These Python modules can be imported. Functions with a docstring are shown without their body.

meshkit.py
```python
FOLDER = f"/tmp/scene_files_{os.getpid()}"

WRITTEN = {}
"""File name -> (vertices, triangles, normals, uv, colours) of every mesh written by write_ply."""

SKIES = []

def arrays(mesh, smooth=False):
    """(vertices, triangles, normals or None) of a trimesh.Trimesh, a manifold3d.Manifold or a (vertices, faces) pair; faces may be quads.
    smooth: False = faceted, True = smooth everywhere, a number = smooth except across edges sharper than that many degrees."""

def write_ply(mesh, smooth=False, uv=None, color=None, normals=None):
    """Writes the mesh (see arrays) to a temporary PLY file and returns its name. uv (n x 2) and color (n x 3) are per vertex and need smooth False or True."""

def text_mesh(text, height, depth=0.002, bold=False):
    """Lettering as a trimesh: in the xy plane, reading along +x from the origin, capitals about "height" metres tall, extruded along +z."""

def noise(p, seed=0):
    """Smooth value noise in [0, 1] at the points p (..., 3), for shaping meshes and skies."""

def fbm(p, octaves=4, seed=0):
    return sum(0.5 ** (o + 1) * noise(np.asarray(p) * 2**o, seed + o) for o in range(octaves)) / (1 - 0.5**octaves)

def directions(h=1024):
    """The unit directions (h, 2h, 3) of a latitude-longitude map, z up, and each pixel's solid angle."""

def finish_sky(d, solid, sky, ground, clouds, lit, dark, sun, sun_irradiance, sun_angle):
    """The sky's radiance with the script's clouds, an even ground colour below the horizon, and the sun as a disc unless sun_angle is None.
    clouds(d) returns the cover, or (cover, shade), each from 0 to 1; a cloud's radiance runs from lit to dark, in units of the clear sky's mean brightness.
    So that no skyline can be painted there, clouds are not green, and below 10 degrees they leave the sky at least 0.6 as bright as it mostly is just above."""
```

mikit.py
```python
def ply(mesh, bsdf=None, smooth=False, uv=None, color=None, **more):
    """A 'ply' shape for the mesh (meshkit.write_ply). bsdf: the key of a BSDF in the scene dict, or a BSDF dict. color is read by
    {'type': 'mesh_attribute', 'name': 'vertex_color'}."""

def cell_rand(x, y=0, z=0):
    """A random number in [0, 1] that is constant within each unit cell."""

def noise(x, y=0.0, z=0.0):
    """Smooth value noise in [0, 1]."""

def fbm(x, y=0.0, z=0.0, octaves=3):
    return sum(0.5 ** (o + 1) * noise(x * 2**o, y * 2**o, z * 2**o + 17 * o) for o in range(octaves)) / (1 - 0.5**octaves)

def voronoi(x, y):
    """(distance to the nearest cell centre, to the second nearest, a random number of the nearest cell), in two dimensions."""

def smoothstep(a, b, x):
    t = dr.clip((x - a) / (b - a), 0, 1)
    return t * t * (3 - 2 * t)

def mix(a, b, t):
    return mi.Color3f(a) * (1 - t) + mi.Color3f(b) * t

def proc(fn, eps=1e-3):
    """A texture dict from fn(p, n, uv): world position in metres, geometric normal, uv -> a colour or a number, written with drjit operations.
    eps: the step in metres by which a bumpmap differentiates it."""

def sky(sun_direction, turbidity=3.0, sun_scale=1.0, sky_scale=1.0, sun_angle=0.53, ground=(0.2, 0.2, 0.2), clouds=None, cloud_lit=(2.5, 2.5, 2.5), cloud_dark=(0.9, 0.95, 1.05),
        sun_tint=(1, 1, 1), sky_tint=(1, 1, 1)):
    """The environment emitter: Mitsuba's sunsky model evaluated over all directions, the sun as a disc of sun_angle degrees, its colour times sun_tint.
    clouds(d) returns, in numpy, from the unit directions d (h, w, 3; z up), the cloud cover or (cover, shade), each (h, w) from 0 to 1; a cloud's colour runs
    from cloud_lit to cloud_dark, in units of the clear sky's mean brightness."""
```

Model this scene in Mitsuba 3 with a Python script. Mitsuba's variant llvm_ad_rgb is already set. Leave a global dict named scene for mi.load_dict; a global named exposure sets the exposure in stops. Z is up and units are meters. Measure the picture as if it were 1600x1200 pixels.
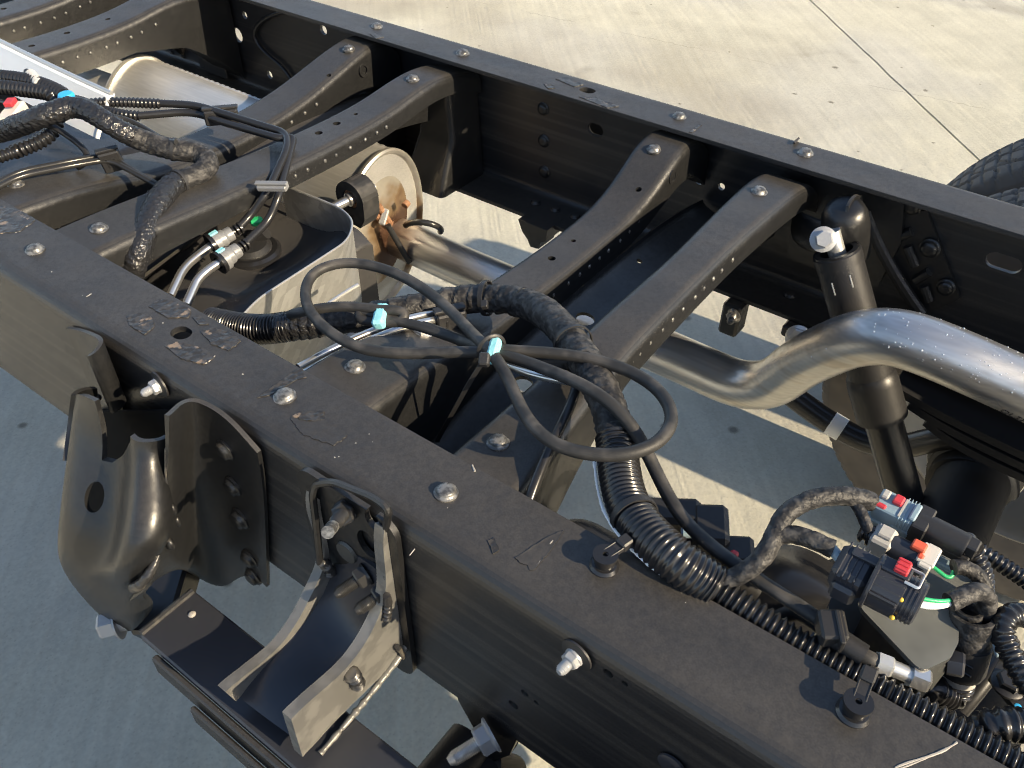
import math, random, numpy as np, trimesh, drjit as dr, mitsuba as mi, mikit, meshkit, manifold3d as m3
from shapely.geometry import Polygon, LineString, Point, box as sbox
from shapely import affinity
from scipy.interpolate import CubicSpline
from mikit import proc, noise, fbm, voronoi, cell_rand, smoothstep, mix

# ---------------------------------------------------------------- camera, sky, exposure
T = mi.ScalarTransform4f
EYE = np.array([0.367997, -0.355374, 0.586253])          # metres; z = 0 is the top of the frame rails
FWD = np.array([-0.44525965, 0.60275106, -0.66214424])
UP = np.array([-0.39925016, 0.52826493, 0.74935671])
GROUND = -0.845
scene, labels = {'type': 'scene'}, {}
scene['camera'] = {'type': 'perspective', 'fov': 60.885, 'fov_axis': 'x', 'near_clip': 0.02, 'far_clip': 200.0,
                   'to_world': T().look_at(origin=EYE.tolist(), target=(EYE + FWD).tolist(), up=UP.tolist())}
SUN_EL, SUN_AZ = math.radians(28.0), math.radians(2.5)   # azimuth from +x (the rear of the truck) towards +y
SUN = [math.cos(SUN_EL) * math.cos(SUN_AZ), math.cos(SUN_EL) * math.sin(SUN_AZ), math.sin(SUN_EL)]
scene['sky'] = mikit.sky(SUN, turbidity=3, sun_tint=(0.95, 1.0, 1.06), sky_scale=1.3, sky_tint=(1.2, 0.99, 0.90))
exposure = 2.75
rng = np.random.default_rng(7)
random.seed(7)

# ---------------------------------------------------------------- materials
def mat(key, color, rough=0.5, bump=None, bscale=1.0, two=True, **kw):
    c = color if isinstance(color, dict) else {'type': 'rgb', 'value': list(color)}
    b = {'type': 'principled', 'base_color': c, 'roughness': rough, **kw}
    if bump is not None:
        b = {'type': 'bumpmap', 'arbitrary': bump, 'scale': bscale, 'bsdf': b}
    if two:
        b = {'type': 'twosided', 'bsdf': b}
    scene[key] = b
    return key

def c_frame(p, n, uv):
    dust = smoothstep(0.55, 0.95, n.z) * (0.45 + 0.75 * fbm(p.x * 9, p.y * 26, p.z * 9))
    grain = noise(p.x * 900, p.y * 900, p.z * 900)
    b = mix((0.0095, 0.0098, 0.0104), (0.039, 0.036, 0.032), dr.clip(dust, 0, 1))
    return b * (0.74 + 0.30 * grain + 0.24 * noise(p.x * 240, p.y * 240, p.z * 240))

def r_frame(p, n, uv):
    return 0.32 + 0.12 * fbm(p.x * 30, p.y * 60, p.z * 30) + 0.06 * smoothstep(0.8, 0.98, n.z)

def h_grain(p, n, uv):
    return 0.35 * noise(p.x * 620, p.y * 620, p.z * 620) + 1.6 * noise(p.x * 130, p.y * 130, p.z * 130)

mat('m_frame', proc(c_frame), proc(r_frame), proc(h_grain, 4e-4), 0.0002, specular=0.55, clearcoat=0.22, clearcoat_gloss=0.7)

def c_web(p, n, uv):
    streak = fbm(p.x * 2.2, p.y * 3, p.z * 95)
    return mix((0.014, 0.0145, 0.016), (0.048, 0.043, 0.037), smoothstep(0.45, 0.8, streak) * 0.55) * (0.8 + 0.4 * noise(p.x * 700, p.y * 700, p.z * 700))

def h_web(p, n, uv):
    return 3.0 * fbm(p.x * 1.5, p.y * 3, p.z * 60) + 0.5 * noise(p.x * 500, p.y * 500, p.z * 500)

def c_rail(p, n, uv):
    up = smoothstep(0.4, 0.8, dr.abs(n.z))
    a, b = c_frame(p, n, uv), c_web(p, n, uv)
    return a * up + b * (1 - up)

def h_rail(p, n, uv):
    up = smoothstep(0.4, 0.8, dr.abs(n.z))
    return h_grain(p, n, uv) * up + h_web(p, n, uv) * (1 - up)

mat('m_rail', proc(c_rail), proc(r_frame), proc(h_rail, 4e-4), 0.0002, specular=0.55, clearcoat=0.22, clearcoat_gloss=0.7)
mat('m_black', (0.016, 0.016, 0.017), 0.42, specular=0.5)
mat('m_pocket_shade', (0.006, 0.006, 0.006), 0.9, specular=0.1)  # near-black colour standing in for the deep shade of the bracket pocket
mat('m_deep', (0.012, 0.012, 0.013), 0.6, specular=0.35)

def c_cast(p, n, uv):
    return mix((0.022, 0.022, 0.023), (0.16, 0.145, 0.115), smoothstep(0.45, 0.75, fbm(p.x * 70, p.y * 70, p.z * 70)) * 0.55)
mat('m_weld', proc(c_cast), 0.33, proc(h_grain, 4e-4), 0.0004, specular=0.6)

def c_worn(p, n, uv):
    k = smoothstep(0.42, 0.6, fbm(p.x * 55, p.y * 55, p.z * 55))
    return mix((0.135, 0.134, 0.128), (0.18, 0.178, 0.168), k)
mat('m_worn', proc(c_worn), 0.42, proc(h_grain, 4e-4), 0.0003, metallic=0.35)

mat('m_plastic', (0.020, 0.020, 0.021), 0.48, specular=0.5)
mat('m_tank', (0.036, 0.035, 0.035), 0.42, proc(h_grain, 4e-4), 0.0003, specular=0.5)
mat('m_tube', (0.017, 0.017, 0.018), 0.28, specular=0.5)
mat('m_gloss', (0.014, 0.014, 0.015), 0.2, specular=0.55)

def c_rub(p, n, uv):
    return mix((0.022, 0.022, 0.022), (0.075, 0.070, 0.064), smoothstep(0.35, 0.85, fbm(p.x * 60, p.y * 60, p.z * 60)) * (0.35 + 0.65 * smoothstep(0.0, 0.9, n.z)))
mat('m_rubber', proc(c_rub), 0.55, specular=0.4)

def c_tape(p, n, uv):
    return mix((0.016, 0.016, 0.017), (0.062, 0.060, 0.058), smoothstep(0.4, 0.75, fbm(p.x * 160, p.y * 160, p.z * 160)))
def h_tape(p, n, uv):
    return noise(p.x * 260, p.y * 260, p.z * 260) + 0.5 * noise(p.x * 620, p.y * 620, p.z * 620)
mat('m_tape', proc(c_tape), 0.55, proc(h_tape, 3e-4), 0.0010, sheen=0.4, specular=0.35)
mat('m_tapeg', (0.016, 0.016, 0.017), 0.24, proc(h_tape, 3e-4), 0.0016, specular=0.6)

def c_galv(p, n, uv):
    d1, d2, w = voronoi(p.x * 90 + p.z * 55, p.y * 90 - p.z * 70)
    return mi.Color3f(0.44, 0.44, 0.42) * (0.80 + 0.28 * w + 0.16 * fbm(p.x * 300, p.y * 300, p.z * 300))
mat('m_galv', proc(c_galv), 0.40, metallic=0.75)

def c_alum(p, n, uv):
    f = fbm(p.x * 14, p.y * 24, p.z * 24)
    g = noise(p.x * 40, p.y * 500, p.z * 500)
    st = smoothstep(0.60, 0.80, fbm(p.x * 9 + 3, p.y * 16, p.z * 16))
    return mix((0.66, 0.65, 0.61), (0.42, 0.38, 0.31), st * 0.6) * (0.78 + 0.25 * f + 0.14 * g)
def r_alum(p, n, uv):
    return 0.34 + 0.14 * fbm(p.x * 18, p.y * 30, p.z * 30)
mat('m_alum', proc(c_alum), proc(r_alum), metallic=0.72)

def c_cap(p, n, uv):
    d = dr.sqrt(dr.square(p.y - 0.655) + dr.square((p.z + 0.300) * 0.9))
    k = 1 - smoothstep(0.035, 0.115, d + 0.055 * (fbm(p.x * 20, p.y * 34, p.z * 34) - 0.5))
    a = mix((0.52, 0.49, 0.42), (0.34, 0.23, 0.13), smoothstep(0.0, 0.6, k))
    return mix(a, (0.10, 0.055, 0.035), smoothstep(0.45, 0.95, k)) * (0.82 + 0.3 * fbm(p.x * 70, p.y * 70, p.z * 70))
mat('m_cap', proc(c_cap), 0.36, metallic=0.7)

def c_pipe(p, n, uv):
    heat = 1 - smoothstep(-0.63, -0.565, p.x)
    br = noise(p.x * 14, p.y * 300, p.z * 300)
    st = smoothstep(0.55, 0.8, fbm(p.x * 10, p.y * 40, p.z * 40))
    a = mix((0.62, 0.615, 0.60), (0.42, 0.36, 0.29), st * 0.5)
    return mix(a, (0.26, 0.17, 0.11), heat * (0.5 + 0.5 * fbm(p.x * 60, p.y * 60, p.z * 60))) * (0.86 + 0.2 * br)
def r_pipe(p, n, uv):
    return 0.24 + 0.18 * fbm(p.x * 16, p.y * 60, p.z * 60)
mat('m_pipe', proc(c_pipe), proc(r_pipe), metallic=0.88)

def c_rust(p, n, uv):
    return mix((0.16, 0.07, 0.032), (0.36, 0.20, 0.11), fbm(p.x * 120, p.y * 120, p.z * 120))
mat('m_rust', proc(c_rust), 0.7)
mat('m_zinc', (0.62, 0.62, 0.60), 0.34, metallic=0.75)
mat('m_white_zinc', (0.34, 0.35, 0.36), 0.4, metallic=0.35)
def c_steelhead(p, n, uv):
    return mix((0.09, 0.09, 0.088), (0.26, 0.255, 0.24), smoothstep(0.35, 0.7, fbm(p.x * 240, p.y * 240, p.z * 240)))
mat('m_bolt', proc(c_steelhead), 0.36, proc(h_grain, 3e-4), 0.0005, metallic=0.55)
mat('m_chrome', (0.70, 0.69, 0.66), 0.22, metallic=0.9)
mat('m_darkmetal', (0.036, 0.036, 0.036), 0.27, metallic=0.4)
mat('m_panel', (0.66, 0.68, 0.68), 0.32, specular=0.5)
mat('m_white', (0.78, 0.78, 0.76), 0.5)
mat('m_ivory', (0.52, 0.50, 0.45), 0.5)
mat('m_cyan', (0.22, 0.54, 0.61), 0.6)
mat('m_blue', (0.03, 0.36, 0.66), 0.45)
mat('m_red', (0.46, 0.035, 0.045), 0.45)
mat('m_orange', (0.58, 0.10, 0.05), 0.45)
mat('m_yellow', (0.62, 0.40, 0.05), 0.45)
mat('m_conn', (0.21, 0.215, 0.22), 0.35, metallic=0.2)
mat('m_green', (0.03, 0.42, 0.16), 0.4)
mat('m_bluegrey', (0.20, 0.28, 0.33), 0.45)
mat('m_grey', (0.36, 0.35, 0.32), 0.5)
mat('m_greyblk', (0.026, 0.028, 0.035), 0.33, specular=0.55)
def c_bracket(p, n, uv):
    return mix((0.035, 0.037, 0.036), (0.115, 0.120, 0.112), smoothstep(0.5, 0.95, n.z) * (0.6 + 0.6 * fbm(p.x * 50, p.y * 50, p.z * 50)))
mat('m_bracket', proc(c_bracket), 0.55)
def c_seal(p, n, uv):
    k = smoothstep(0.45, 0.66, fbm(p.x * 190, p.y * 190, 3.0))
    r = smoothstep(0.68, 0.78, fbm(p.x * 85 + 9, p.y * 85, 1.0, octaves=4))
    return mix(mix((0.026, 0.0245, 0.022), (0.046, 0.042, 0.037), k), (0.19, 0.145, 0.105), r)
mat('m_seal', proc(c_seal), 0.30, proc(h_tape, 4e-4), 0.0009, specular=0.55)
mat('m_scuff', (0.32, 0.30, 0.27), 0.5)
def c_tyre(p, n, uv):
    return mix((0.085, 0.076, 0.068), (0.165, 0.142, 0.118), fbm(p.x * 30, p.y * 30, p.z * 30))
mat('m_tyre', proc(c_tyre), 0.75, specular=0.25)
mat('m_rim', (0.42, 0.41, 0.38), 0.4, metallic=0.7)
mat('m_text', (0.015, 0.015, 0.02), 0.5)

JA, JB = np.array([-1.15, 4.17]), np.array([-0.02, 2.92])          # the saw-cut joint runs through these
def c_concrete(p, n, uv):
    a = (p.x * 0.67 - p.y * 0.742)
    b = (p.x * 0.742 + p.y * 0.67)
    streak = fbm(b * 60 + 2.0 * noise(p.x * 2, p.y * 2), a * 1.6)
    blot = fbm(p.x * 1.7, p.y * 1.7, 5.0, octaves=4)
    mid = fbm(p.x * 9, p.y * 9, 2.0, octaves=4)
    dirt = smoothstep(0.56, 0.78, fbm(p.x * 0.8 + 11, p.y * 0.8, 7.0, octaves=4))
    fine = fbm(p.x * 190, p.y * 190, 1.0)
    v = 0.66 + 0.28 * blot + 0.20 * mid + 0.16 * streak + 0.22 * (fine - 0.5)
    base = mix((0.455, 0.442, 0.362), (0.385, 0.378, 0.330), smoothstep(0.35, 0.7, blot)) * v
    d1, d2, w = voronoi(p.x * 3.1 + 0.4 * noise(p.x * 2, p.y * 2), p.y * 3.1)
    speck = (1 - smoothstep(0.3, 1.0, d1 / (0.006 + 0.05 * w * w))) * smoothstep(0.55, 0.6, w)
    e1, e2, q = voronoi(p.x * 110, p.y * 110)
    pit = (1 - smoothstep(0.1, 0.28, e1)) * smoothstep(0.72, 0.78, q)
    ck = dr.abs(p.y - 3.36 - 0.10 * p.x - 0.05 * (fbm(p.x * 3, 2.0, 1.0) - 0.5) - 0.012 * (noise(p.x * 40, 9.0) - 0.5))
    crack = (1 - smoothstep(0.0015, 0.004, ck)) * smoothstep(0.35, 0.55, noise(p.x * 5, 4.0))
    oil = smoothstep(0.66, 0.80, fbm(p.x * 2.6 + 30, p.y * 2.6, 3.0, octaves=4))
    c = mix(mix(base, (0.19, 0.165, 0.13), dirt * 0.45), (0.17, 0.155, 0.13), oil * 0.4)
    return mix(mix(c, (0.10, 0.09, 0.07), dr.clip(speck, 0, 1) * 0.75), (0.15, 0.135, 0.11), dr.clip(pit * 0.15 + crack * 0.35, 0, 1))
def h_concrete(p, n, uv):
    b = (p.x * 0.742 + p.y * 0.67)
    return 1.2 * noise(b * 150, 0.0, 0.0) + 1.0 * noise(p.x * 260, p.y * 260) + 2.0 * noise(p.x * 40, p.y * 40)
mat('m_concrete', proc(c_concrete), 0.85, proc(h_concrete, 1e-3), 0.0007, specular=0.25)
mat('m_groove', (0.10, 0.09, 0.075), 0.9)
mat('m_drop', (0.80, 0.82, 0.85), 0.15, specular=0.9, metallic=0.4)

# ---------------------------------------------------------------- helpers
def numbered(key):
    if key not in scene and key not in labels and not any(k.startswith(key + '__') for k in scene):
        return key
    i = 1
    while f'{key}_{i:03d}' in scene or f'{key}_{i:03d}' in labels or any(k.startswith(f'{key}_{i:03d}__') for k in scene):
        i += 1
    return f'{key}_{i:03d}'

def thing(name, label, cat, group=None, kind=None):
    key = numbered(name)
    labels[key] = {'label': label, 'category': cat}
    if group: labels[key]['group'] = group
    if kind: labels[key]['kind'] = kind
    return key

def obj(name, mesh, m, parent=None, smooth=35, label=None, kind=None):
    key = numbered(parent + '__' + name) if parent else name
    if parent is None and key in scene: raise ValueError(key)
    scene[key] = mikit.ply(mesh, m, smooth=smooth)
    if label or kind:
        labels.setdefault(key, {})
        if label: labels[key]['label'] = label
        if kind: labels[key]['kind'] = kind
    return key

def cat(*ms):
    return trimesh.util.concatenate([m if isinstance(m, trimesh.Trimesh) else tm(m) for m in ms])

def tm(m):
    q = m.to_mesh()
    return trimesh.Trimesh(np.array(q.vert_properties[:, :3]), np.array(q.tri_verts), process=False)

def man(mesh):
    mesh = mesh.copy(); mesh.merge_vertices()
    if mesh.volume < 0: mesh.invert()
    q = m3.Manifold(m3.Mesh(vert_properties=np.asarray(mesh.vertices, np.float32), tri_verts=np.asarray(mesh.faces, np.uint32)))
    return q

def heightfield(V, zb):
    """solid under a grid of points (m, n, 3) down to the level zb"""
    V = np.array(V, float); m, n = V.shape[:2]
    B = V.copy(); B[..., 2] = zb
    v = np.vstack([V.reshape(-1, 3), B.reshape(-1, 3)]); o = m * n
    i, j = np.meshgrid(np.arange(m - 1), np.arange(n - 1), indexing='ij'); a = (i * n + j).ravel()
    f = [np.stack([a, a + n, a + n + 1], -1), np.stack([a, a + n + 1, a + 1], -1), np.stack([a + o, a + n + 1 + o, a + n + o], -1), np.stack([a + o, a + 1 + o, a + n + 1 + o], -1)]
    r = np.array(list(range(n)) + [k * n + n - 1 for k in range(1, m)] + [(m - 1) * n + c for c in range(n - 2, -1, -1)] + [k * n for k in range(m - 2, 0, -1)])
    q = np.roll(r, -1); f += [np.stack([r, q, q + o], -1), np.stack([r, q + o, r + o], -1)]
    M = trimesh.Trimesh(v, np.vstack(f), process=False)
    if M.volume < 0: M.invert()
    return M

def minus(mesh, cuts):
    a = man(mesh)
    for c in cuts:
        a = a - man(c)
    return tm(a)

def frame(z, x=None):
    z = np.asarray(z, float); z = z / np.linalg.norm(z)
    x = np.asarray(x if x is not None else ([1, 0, 0] if abs(z[0]) < 0.9 else [0, 1, 0]), float)
    x = x - z * (x @ z); x /= np.linalg.norm(x)
    M = np.eye(4); M[:3, 0], M[:3, 1], M[:3, 2] = x, np.cross(z, x), z
    return M

def put(mesh, at, z=(0, 0, 1), x=None):
    M = frame(z, x); M[:3, 3] = at
    m = mesh.copy(); m.apply_transform(M)
    return m

def cbox(sx, sy, sz, c=0.001):
    h = np.array([sx, sy, sz]) / 2
    pts = []
    for s in np.array(np.meshgrid([-1, 1], [-1, 1], [-1, 1])).T.reshape(-1, 3):
        for k in range(3):
            q = h - c; q[k] += c
            pts.append(s * q)
    return trimesh.convex.convex_hull(np.array(pts))

def boxat(x0, x1, y0, y1, z0, z1, c=0.002):
    m = cbox(abs(x1 - x0), abs(y1 - y0), abs(z1 - z0), c)
    m.apply_translation([(x0 + x1) / 2, (y0 + y1) / 2, (z0 + z1) / 2])
    return m

def cyl(a, b, r, n=24, r2=None):
    a, b = np.asarray(a, float), np.asarray(b, float)
    L = np.linalg.norm(b - a)
    return put(lathe([(0, 0), (r, 0), (r2 or r, L), (0, L)], n), a, b - a)

def lathe(prof, n=24):
    prof = np.array(prof, float)
    ang = np.arange(n) * 2 * np.pi / n
    v = np.stack([prof[:, None, 0] * np.cos(ang), prof[:, None, 0] * np.sin(ang), np.repeat(prof[:, 1:2], n, 1)], -1).reshape(-1, 3)
    i, j = np.meshgrid(np.arange(len(prof) - 1), np.arange(n), indexing='ij')
    a, b = i * n + j, i * n + (j + 1) % n
    f = np.concatenate([np.stack([a, b, b + n], -1).reshape(-1, 3), np.stack([a, b + n, a + n], -1).reshape(-1, 3)])
    m = trimesh.Trimesh(v, f, process=True)
    m.update_faces(m.nondegenerate_faces()); m.remove_unreferenced_vertices()
    return m

def spline(pts, n=80):
    pts = np.array(pts, float)
    d = np.r_[0, np.cumsum(np.linalg.norm(np.diff(pts, axis=0), axis=1) ** 0.75)]
    t = np.linspace(0, d[-1], max(n * 4, 200))
    q = CubicSpline(d, pts)(t) if len(pts) > 2 else pts[0] + (pts[1] - pts[0]) * (t / d[-1])[:, None]
    return resample(q, n)

def resample(q, n):
    s = np.r_[0, np.cumsum(np.linalg.norm(np.diff(q, axis=0), axis=1))]
    t = np.linspace(0, s[-1], n)
    return np.stack([np.interp(t, s, q[:, k]) for k in range(3)], 1)

def rounded(pts, r, n=90):
    """a polyline with its corners rounded, as bent pipe"""
    pts = [np.array(p, float) for p in pts]
    out = [pts[0]]
    for a, b, c in zip(pts, pts[1:], pts[2:]):
        u, v = (a - b), (c - b)
        d = min(r, 0.45 * np.linalg.norm(u), 0.45 * np.linalg.norm(v))
        p0, p2 = b + u / np.linalg.norm(u) * d, b + v / np.linalg.norm(v) * d
        for t in np.linspace(0, 1, 10):
            out.append((1 - t) ** 2 * p0 + 2 * t * (1 - t) * b + t * t * p2)
    out.append(pts[-1])
    return resample(np.array(out), n)

def frames(q):
    t = np.gradient(q, axis=0); t /= np.linalg.norm(t, axis=1, keepdims=True)
    x = np.cross(t[0], [0, 0, 1.0]) if abs(t[0][2]) < 0.95 else np.cross(t[0], [1.0, 0, 0])
    x /= np.linalg.norm(x)
    X = []
    for k in range(len(q)):
        x = x - t[k] * (x @ t[k]); x /= np.linalg.norm(x); X.append(x)
    X = np.array(X)
    return t, X, np.cross(t, X)

def sweep(q, rad, n=14, squash=1.0, hollow=False):
    """tube along q; rad: number, (k,) or (k, n) radii"""
    q = np.asarray(q, float)
    t, X, Y = frames(q)
    rad = np.broadcast_to(np.asarray(rad, float).reshape(len(q) if np.ndim(rad) else 1, -1), (len(q), n))
    ang = np.arange(n) * 2 * np.pi / n
    v = q[:, None] + rad[..., None] * (np.cos(ang)[None, :, None] * X[:, None] + squash * np.sin(ang)[None, :, None] * Y[:, None])
    k = len(q)
    i, j = np.meshgrid(np.arange(k - 1), np.arange(n), indexing='ij')
    a, b = i * n + j, i * n + (j + 1) % n
    f = np.concatenate([np.stack([a, b, b + n], -1).reshape(-1, 3), np.stack([a, b + n, a + n], -1).reshape(-1, 3)])
    v = np.vstack([v.reshape(-1, 3), q[0], q[-1]])
    jj = np.arange(n); c0, c1 = k * n, k * n + 1
    f = np.vstack([f, np.stack([np.full(n, c0), (jj + 1) % n, jj], -1), np.stack([np.full(n, c1), (k - 1) * n + jj, (k - 1) * n + (jj + 1) % n], -1)])
    return trimesh.Trimesh(v, f, process=False)

def length(q):
    return float(np.linalg.norm(np.diff(q, axis=0), axis=1).sum())

def tube(pts, r, n=14, k=80, bend=None):
    q = rounded(pts, bend, k) if bend else spline(pts, k)
    return sweep(q, r, n)

def conduit(pts, r, pitch=0.0034, depth=0.16, n=20, raw=False):
    q = spline(pts, 60) if not raw else np.asarray(pts)
    L = length(q); k = int(L / pitch) * 6 + 1
    q = resample(spline(q, 400) if not raw else q, k)
    ph = np.linspace(0, L / pitch, k) % 1.0
    prof = np.clip(1.35 * np.cos(2 * np.pi * ph), -1, 1) * 0.5 + 0.5
    return sweep(q, r * (1 - depth * (1 - prof)), n)

def taped(pts, r, n=28, k=None, amp=0.10, pitch=0.011, seed=0):
    q = spline(pts, 200); L = length(q)
    k = k or int(L / 0.0016); q = resample(q, k)
    s = np.linspace(0, L, k)[:, None]; ang = (np.arange(n) * 2 * np.pi / n)[None]
    P3 = np.stack(np.broadcast_arrays(s / 0.016 + 0.45 * ang, np.cos(ang) * 1.3 + seed, np.sin(ang) * 1.3), -1)
    P4 = np.stack(np.broadcast_arrays(s / 0.0045 + 1.1 * np.sin(ang), np.cos(ang) * 2 + seed, np.sin(ang) * 2 + 5), -1)
    wrap = ((s / pitch + 2 * ang / (2 * np.pi) + 0.35 * meshkit.noise(np.stack(np.broadcast_arrays(s / .02, np.cos(ang) + seed, np.sin(ang)), -1))) % 1.0)
    big = meshkit.noise(np.stack([s[:, 0] / 0.05, s[:, 0] * 0 + seed, s[:, 0] * 0], -1))[:, None]
    rr = r * (1 + amp * (meshkit.fbm(P3, 3, seed) - 0.5) * 1.25 + amp * 0.55 * (meshkit.noise(P4, seed) - 0.5) + amp * 0.95 * (1 - wrap) ** 0.7 - amp * 0.4 + amp * 0.5 * (big - 0.5))
    return sweep(q, rr, n)

def loft(secs):
    """closed solid through closed sections (k, n, 3)"""
    S = np.array(secs, float); k, n = S.shape[:2]
    i, j = np.meshgrid(np.arange(k - 1), np.arange(n), indexing='ij')
    a, b = i * n + j, i * n + (j + 1) % n
    f = np.concatenate([np.stack([a, b, b + n], -1).reshape(-1, 3), np.stack([a, b + n, a + n], -1).reshape(-1, 3)])
    v = np.vstack([S.reshape(-1, 3), S[0].mean(0), S[-1].mean(0)])
    jj = np.arange(n)
    f = np.vstack([f, np.stack([np.full(n, k * n), (jj + 1) % n, jj], -1), np.stack([np.full(n, k * n + 1), (k - 1) * n + jj, (k - 1) * n + (jj + 1) % n], -1)])
    m = trimesh.Trimesh(v, f, process=False)
    if m.volume < 0: m.invert()
    return m

def gridsheet(V, t):
    """a bent sheet of thickness t from a grid of points (m, n, 3); the thickness goes behind the face"""
    V = np.array(V, float); m, n = V.shape[:2]
    du, dv = np.gradient(V, axis=0), np.gradient(V, axis=1)
    N = np.cross(du, dv); N /= np.linalg.norm(N, axis=2, keepdims=True) + 1e-12
    B = V - N * t
    v = np.vstack([V.reshape(-1, 3), B.reshape(-1, 3)])
    i, j = np.meshgrid(np.arange(m - 1), np.arange(n - 1), indexing='ij')
    a = (i * n + j).ravel(); b, c, d = a + 1, a + n, a + n + 1
    f = [np.stack([a, c, d], -1), np.stack([a, d, b], -1)]
    o = m * n
    f += [np.stack([a + o, d + o, c + o], -1), np.stack([a + o, b + o, d + o], -1)]
    ring = list(range(n)) + [r * n + n - 1 for r in range(1, m)] + [(m - 1) * n + c_ for c_ in range(n - 2, -1, -1)] + [r * n for r in range(m - 2, 0, -1)]
    ring = np.array(ring); nx = np.roll(ring, -1)
    f += [np.stack([ring, nx, nx + o], -1), np.stack([ring, nx + o, ring + o], -1)]
    M = trimesh.Trimesh(v, np.vstack(f), process=False)
    if M.volume < 0: M.invert()
    return M

def upgrid(rows, m=24, n=24):
    """smooth a coarse grid of points into an m x n one"""
    R = np.array([spline(r, n) for r in rows])
    return np.stack([spline(R[:, k], m) for k in range(n)], 1)

def extr(poly, t, at=(0, 0, 0), z=(0, 0, 1), x=None):
    m = trimesh.creation.extrude_polygon(poly, t, engine='earcut')
    return put(m, at, z, x)

def ribbon(pts2, t, w, at=(0, 0, 0), z=(0, 0, 1), x=None, join=1):
    """a bent strip: polyline pts2 thickened by t, width w along z"""
    return extr(LineString(pts2).buffer(t / 2, cap_style=2, join_style=join), w, at, z, x)

def hexhead(r, h, flange=None, n_round=24):
    b = put(lathe([(0, 0), (r, 0), (r, h * 0.86), (r * 0.86, h), (0, h)], 6), (0, 0, 0))
    if flange:
        b = cat(b, lathe([(0, -0.001), (flange, -0.001), (flange, 0.0012), (r * 0.9, 0.004), (0, 0.004)], n_round))
    return b

def rivet(r=0.011, h=0.008):
    pr = [(0, -0.002), (r * 1.28, -0.002), (r * 1.28, 0.0012), (r * 1.05, 0.0022), (r, h * 0.55), (r * 0.88, h * 0.86), (r * 0.55, h), (0, h * 1.04)]
    m = lathe(pr, 22)
    m.vertices += (meshkit.noise(m.vertices * 420, 3)[:, None] - 0.5) * 0.0012
    return m
RIVET = rivet()

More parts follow.
